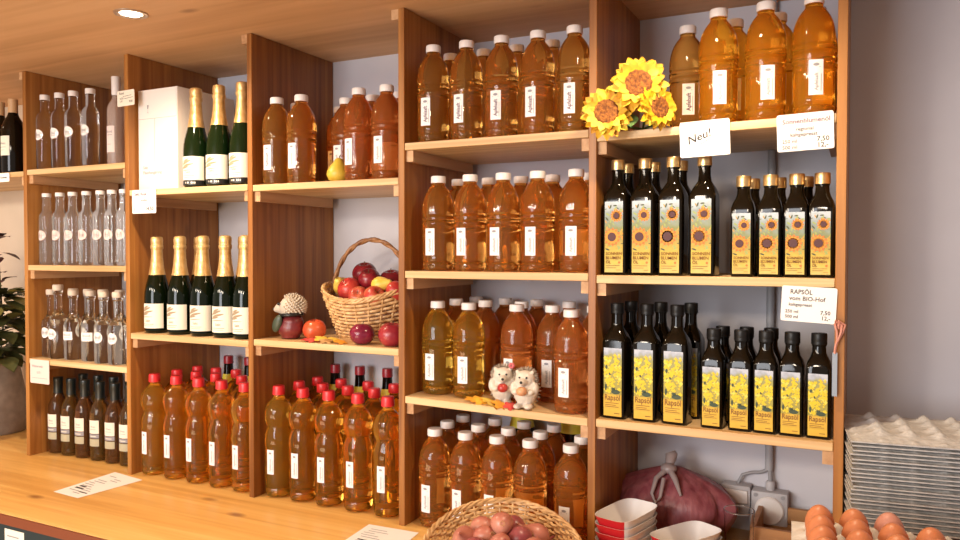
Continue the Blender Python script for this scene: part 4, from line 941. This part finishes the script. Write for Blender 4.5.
# ------------------------------------------------------------------ egg trays and eggs
PT = .0485; NX, NY = 6, 5
def egg_tray_mesh(name, mat, flat=False):
    mb = MB(); q = 8; mgn = .006 if flat else .016
    xs = [-PT / 2 - mgn] + [-PT / 2 + PT * i / q for i in range(NX * q + 1)] + [PT * (NX - .5) + mgn]
    ys = [-PT / 2 - mgn] + [-PT / 2 + PT * j / q for j in range(NY * q + 1)] + [PT * (NY - .5) + mgn]
    def hz(i, j):
        if i in (0, len(xs) - 1) or j in (0, len(ys) - 1): return .016
        u = -math.cos(2 * PI * xs[i] / PT); v = -math.cos(2 * PI * ys[j] / PT)
        e = min(i - 1, len(xs) - 2 - i, j - 1, len(ys) - 2 - j)
        t = max(0, ((u + 1) / 2 + (v + 1) / 2) / 2)
        if flat:
            z = .021 + .013 * (t ** 4); b = min(1, e / 5); z = .014 + (z - .014) * (b if t < .75 else min(1, b * 1.5))
        else:
            z = .002 + .040 * (t ** 1.5)
            if e < 2: z = z * .55 + .45 * .018 if e == 1 else .018
        return z
    nx, ny = len(xs), len(ys); vs = [(xs[i], ys[j], hz(i, j)) for j in range(ny) for i in range(nx)]
    fs = [(j * nx + i, j * nx + i + 1, (j + 1) * nx + i + 1, (j + 1) * nx + i) for j in range(ny - 1) for i in range(nx - 1)]
    mb.add(vs, fs)
    loop = [i for i in range(nx)] + [j * nx + nx - 1 for j in range(1, ny)] + [(ny - 1) * nx + i for i in range(nx - 2, -1, -1)] + [j * nx for j in range(ny - 2, 0, -1)]
    o = len(mb.v); n = len(loop); mb.v += [(mb.v[k][0], mb.v[k][1], .0134 if flat else .0118) for k in loop]
    for k in range(n): mb.f.append((loop[k], o + k, o + (k + 1) % n, loop[(k + 1) % n])); mb.m.append(0)
    return mb.mesh(name, [mat], 60)
tm = egg_tray_mesh('egg_tray', 'pulp', True)
ang = math.radians(6.5)
NT = 20
for k in range(NT):
    o = bpy.data.objects.new('egg_tray', tm); COL.objects.link(o)
    Z = .1796 + k * .0082 + (random.uniform(-.0012, .0012) if k else 0)
    o.rotation_euler = (0, 0, ang + random.uniform(-.010, .010)); o.location = (2.5420 + random.uniform(-.003, .003), -.058 + random.uniform(-.003, .003), Z)
    which = 'topmost' if k == NT - 1 else 'lowest' if k == 0 else (ORD[k] + ' from bottom' if k < 10 else ORD[NT - 1 - k] + ' from top')
    tag(o, f'grey pulp egg tray, {which} in the stack beside the shelving', 'egg tray', 'stacked empty egg trays')
tm2 = egg_tray_mesh('egg_tray_full', 'pulp_pale')
ang2 = math.radians(5)
e0 = Vector((2.472, -.330, .2376)); ex = Vector((math.cos(ang2), math.sin(ang2), 0)); ey = Vector((math.sin(ang2), -math.cos(ang2), 0))
o = bpy.data.objects.new('egg_tray', tm2); COL.objects.link(o); o.rotation_euler = (0, 0, ang2)
o.location = e0 + ey * (PT * (NY - 1)); tag(o, 'pale pulp egg tray holding brown eggs in the lower right corner', 'egg tray')
for k in range(3):
    o = bpy.data.objects.new('egg_tray', tm2); COL.objects.link(o); o.rotation_euler = (0, 0, ang2); o.location = e0 + ey * (PT * (NY - 1)) - Vector((0, 0, .0083 * (k + 1)))
    tag(o, 'pale pulp egg tray, ' + ('first', 'second', 'third')[k] + ' one under the tray that holds the eggs', 'egg tray', 'trays under the eggs')
def egg_make(mat):
    def make():
        me = MB().lathe([(0 if i in (0, 16) else .0215 * math.sin(PI * i / 16) * (1 + .09 * math.cos(PI * i / 16)), .028 * (1 - math.cos(PI * i / 16))) for i in range(17)], 24).build('egg', mat, None, 80); return me
    return make
EG = [Proto(egg_make('egg')), Proto(egg_make('egg_pink'))]
cols = ['left-hand row', 'second row', 'third row', 'fourth row', 'fifth row', 'sixth row']
for i in range(5):
    for j in range(5):
        if (i == 3 and j < 1) or (i == 4 and j < 2): continue
        p = e0 + ex * (PT * i) + ey * (PT * j) + Vector((0, 0, .0035))
        pink = (i == 2 and j == 0)
        lab = 'pinkish egg at the far end of the third row in the tray' if pink else f'brown egg, {ORD[j]} from the back in the {cols[i]} of the tray'
        EG[1 if pink else 0].place(p, 0, lab, 'egg', 'eggs in the tray')

# ------------------------------------------------------------------ plant at far left
pl = thing('potted_plant', 'leafy dark plant in a grey brown pot at the left edge', 'plant', (-.480, .170, .0006))
MB().lathe([(0, 0), (.112, 0), (.120, .012), (.118, .06), (.108, .14), (.094, .22), (.080, .285), (.083, .295), (.074, .295), (.070, .27), (0, .265)], 36).build('pot', 'pot', pl, 50)
rngp = random.Random(6)
def leaf_mesh(mb, base, dirv, L, wd, mat):
    dirv = Vector(dirv).normalized(); side = dirv.cross(Vector((0, 0, 1))); side = side.normalized() if side.length > .01 else Vector((1, 0, 0)); up = side.cross(dirv)
    vs = []; 
    for t, w_ in ((0, .05), (.25, .8), (.55, 1), (.8, .6), (1, .02)):
        p = Vector(base) + dirv * (L * t) - Vector((0, 0, 1)) * (L * .25 * t * t)
        vs += [p - side * wd * w_ + up * wd * .2 * w_, p, p + side * wd * w_ + up * wd * .2 * w_]
    fs = []
    for i in range(4):
        for j in range(2): fs.append((i * 3 + j, i * 3 + j + 1, i * 3 + j + 4, i * 3 + j + 3))
    mb.add(vs, fs, mat)
mb = MB(); stm = MB()
for k in range(170):
    a = rngp.uniform(0, 2 * PI); rr = rngp.uniform(.01, .10); z = rngp.uniform(.28, .55)
    leaf_mesh(mb, (rr * math.cos(a), min(rr * math.sin(a), .10), z), (math.cos(a), math.sin(a) * .7, rngp.uniform(-.3, .7)), rngp.uniform(.075, .115), rngp.uniform(.026, .042), 0 if rngp.random() < .72 else 1)
for k in range(22):
    a = rngp.uniform(-2.2, .6); z = rngp.uniform(.58, .76); leaf_mesh(mb, (.02 * math.cos(a) - .01, .02 * math.sin(a), z), (math.cos(a), math.sin(a) * .7, rngp.uniform(-.2, .6)), .075, .020, 2)
for v in range(len(mb.v)):
    x, y, z = mb.v[v]; mb.v[v] = (x + .035, min(y, .185), z)
for k in range(9):
    a = 2 * PI * k / 9; stm.tube([(.02 * math.cos(a), .02 * math.sin(a), .262), (.035 * math.cos(a), .035 * math.sin(a), .40), (.02 * math.cos(a), .02 * math.sin(a), .54 + .18 * (k % 2))], .003, 5)
mb.build('foliage', ['leaf_dark', 'leaf_yel', 'leaf_red'], pl, 60); stm.build('stems', 'leaf_dark', pl, 60)

# ------------------------------------------------------------------ downlights and light
for i, x in enumerate((-.56, .846, 2.24)):
    names = ['recessed ceiling spotlight at the far left', 'recessed round spotlight glowing in the wooden ceiling', 'recessed ceiling spotlight above the right-hand bay']
    t = thing('ceiling_spotlight', names[i], 'lamp', (x, -.268, CEIL))
    T = Matrix.Rotation(PI, 4, 'X')
    MB().lathe([(.028, 0), (.041, .0), (.041, .003), (.036, .0045), (.030, .003), (.028, 0)], 36, 0, T).build('ring', 'chrome', t, 40)
    MB().lathe([(0, .0015), (.027, .0015), (.027, .0005), (0, .0005)], 28, 0, T).build('lens', 'lamp', t, 40)
    L = bpy.data.lights.new('spot', 'SPOT'); L.energy = (44, 38, 34)[i]; L.color = (1, .76, .50); L.spot_size = math.radians(150); L.spot_blend = .9; L.shadow_soft_size = .025
    o = bpy.data.objects.new('spot_light', L); COL.objects.link(o); o.location = (x, -.268, CEIL - .012); o.rotation_euler = (0, 0, 0)
def area(name, loc, target, sx, sy, e, col):
    L = bpy.data.lights.new(name, 'AREA'); L.shape = 'RECTANGLE'; L.size = sx; L.size_y = sy; L.energy = e; L.color = col
    o = bpy.data.objects.new(name, L); COL.objects.link(o); o.location = loc
    o.rotation_euler = (Vector(target) - Vector(loc)).to_track_quat('-Z', 'Y').to_euler(); return o
area('window_light', (.9, -4.2, .9), (1.3, .2, .5), 1.6, 1.4, 112, (.93, .95, 1))
for i in range(4):
    area('shop_light', (-1.0 + 1.0 * i, -3.3, 1.45), (1.2, .2, .5), .22, .22, 20, (1, .84, .66))
area('ceiling_fill', (.6, -2.4, -.55), (.6, -.9, 1.3), 1.6, 1.0, 48, (1, .74, .45))  # added light in place of bounce, brightens the ceiling
w = bpy.data.worlds.new('world'); scene.world = w; w.use_nodes = True
w.node_tree.nodes['Background'].inputs[0].default_value = (1, .86, .78, 1); w.node_tree.nodes['Background'].inputs[1].default_value = .62

# ------------------------------------------------------------------ camera
cam = bpy.data.cameras.new('camera'); co = bpy.data.objects.new('camera', cam); COL.objects.link(co)
cam.sensor_width = 36; cam.lens = 36 * 762.58 / 960; cam.clip_start = .05
Rv = Vector((.895365, .445330, .000769)); Uv = Vector((-.010550, .019483, .999755)); Fv = Vector((-.445206, .895154, -.022143))
m = Matrix((Rv, Uv, -Fv)).transposed().to_4x4(); m.translation = (2.52344, -1.63111, .69169); co.matrix_world = m
scene.camera = co
scene.view_settings.view_transform = 'Standard'
scene.view_settings.look = 'None'
scene.view_settings.exposure = -0.22
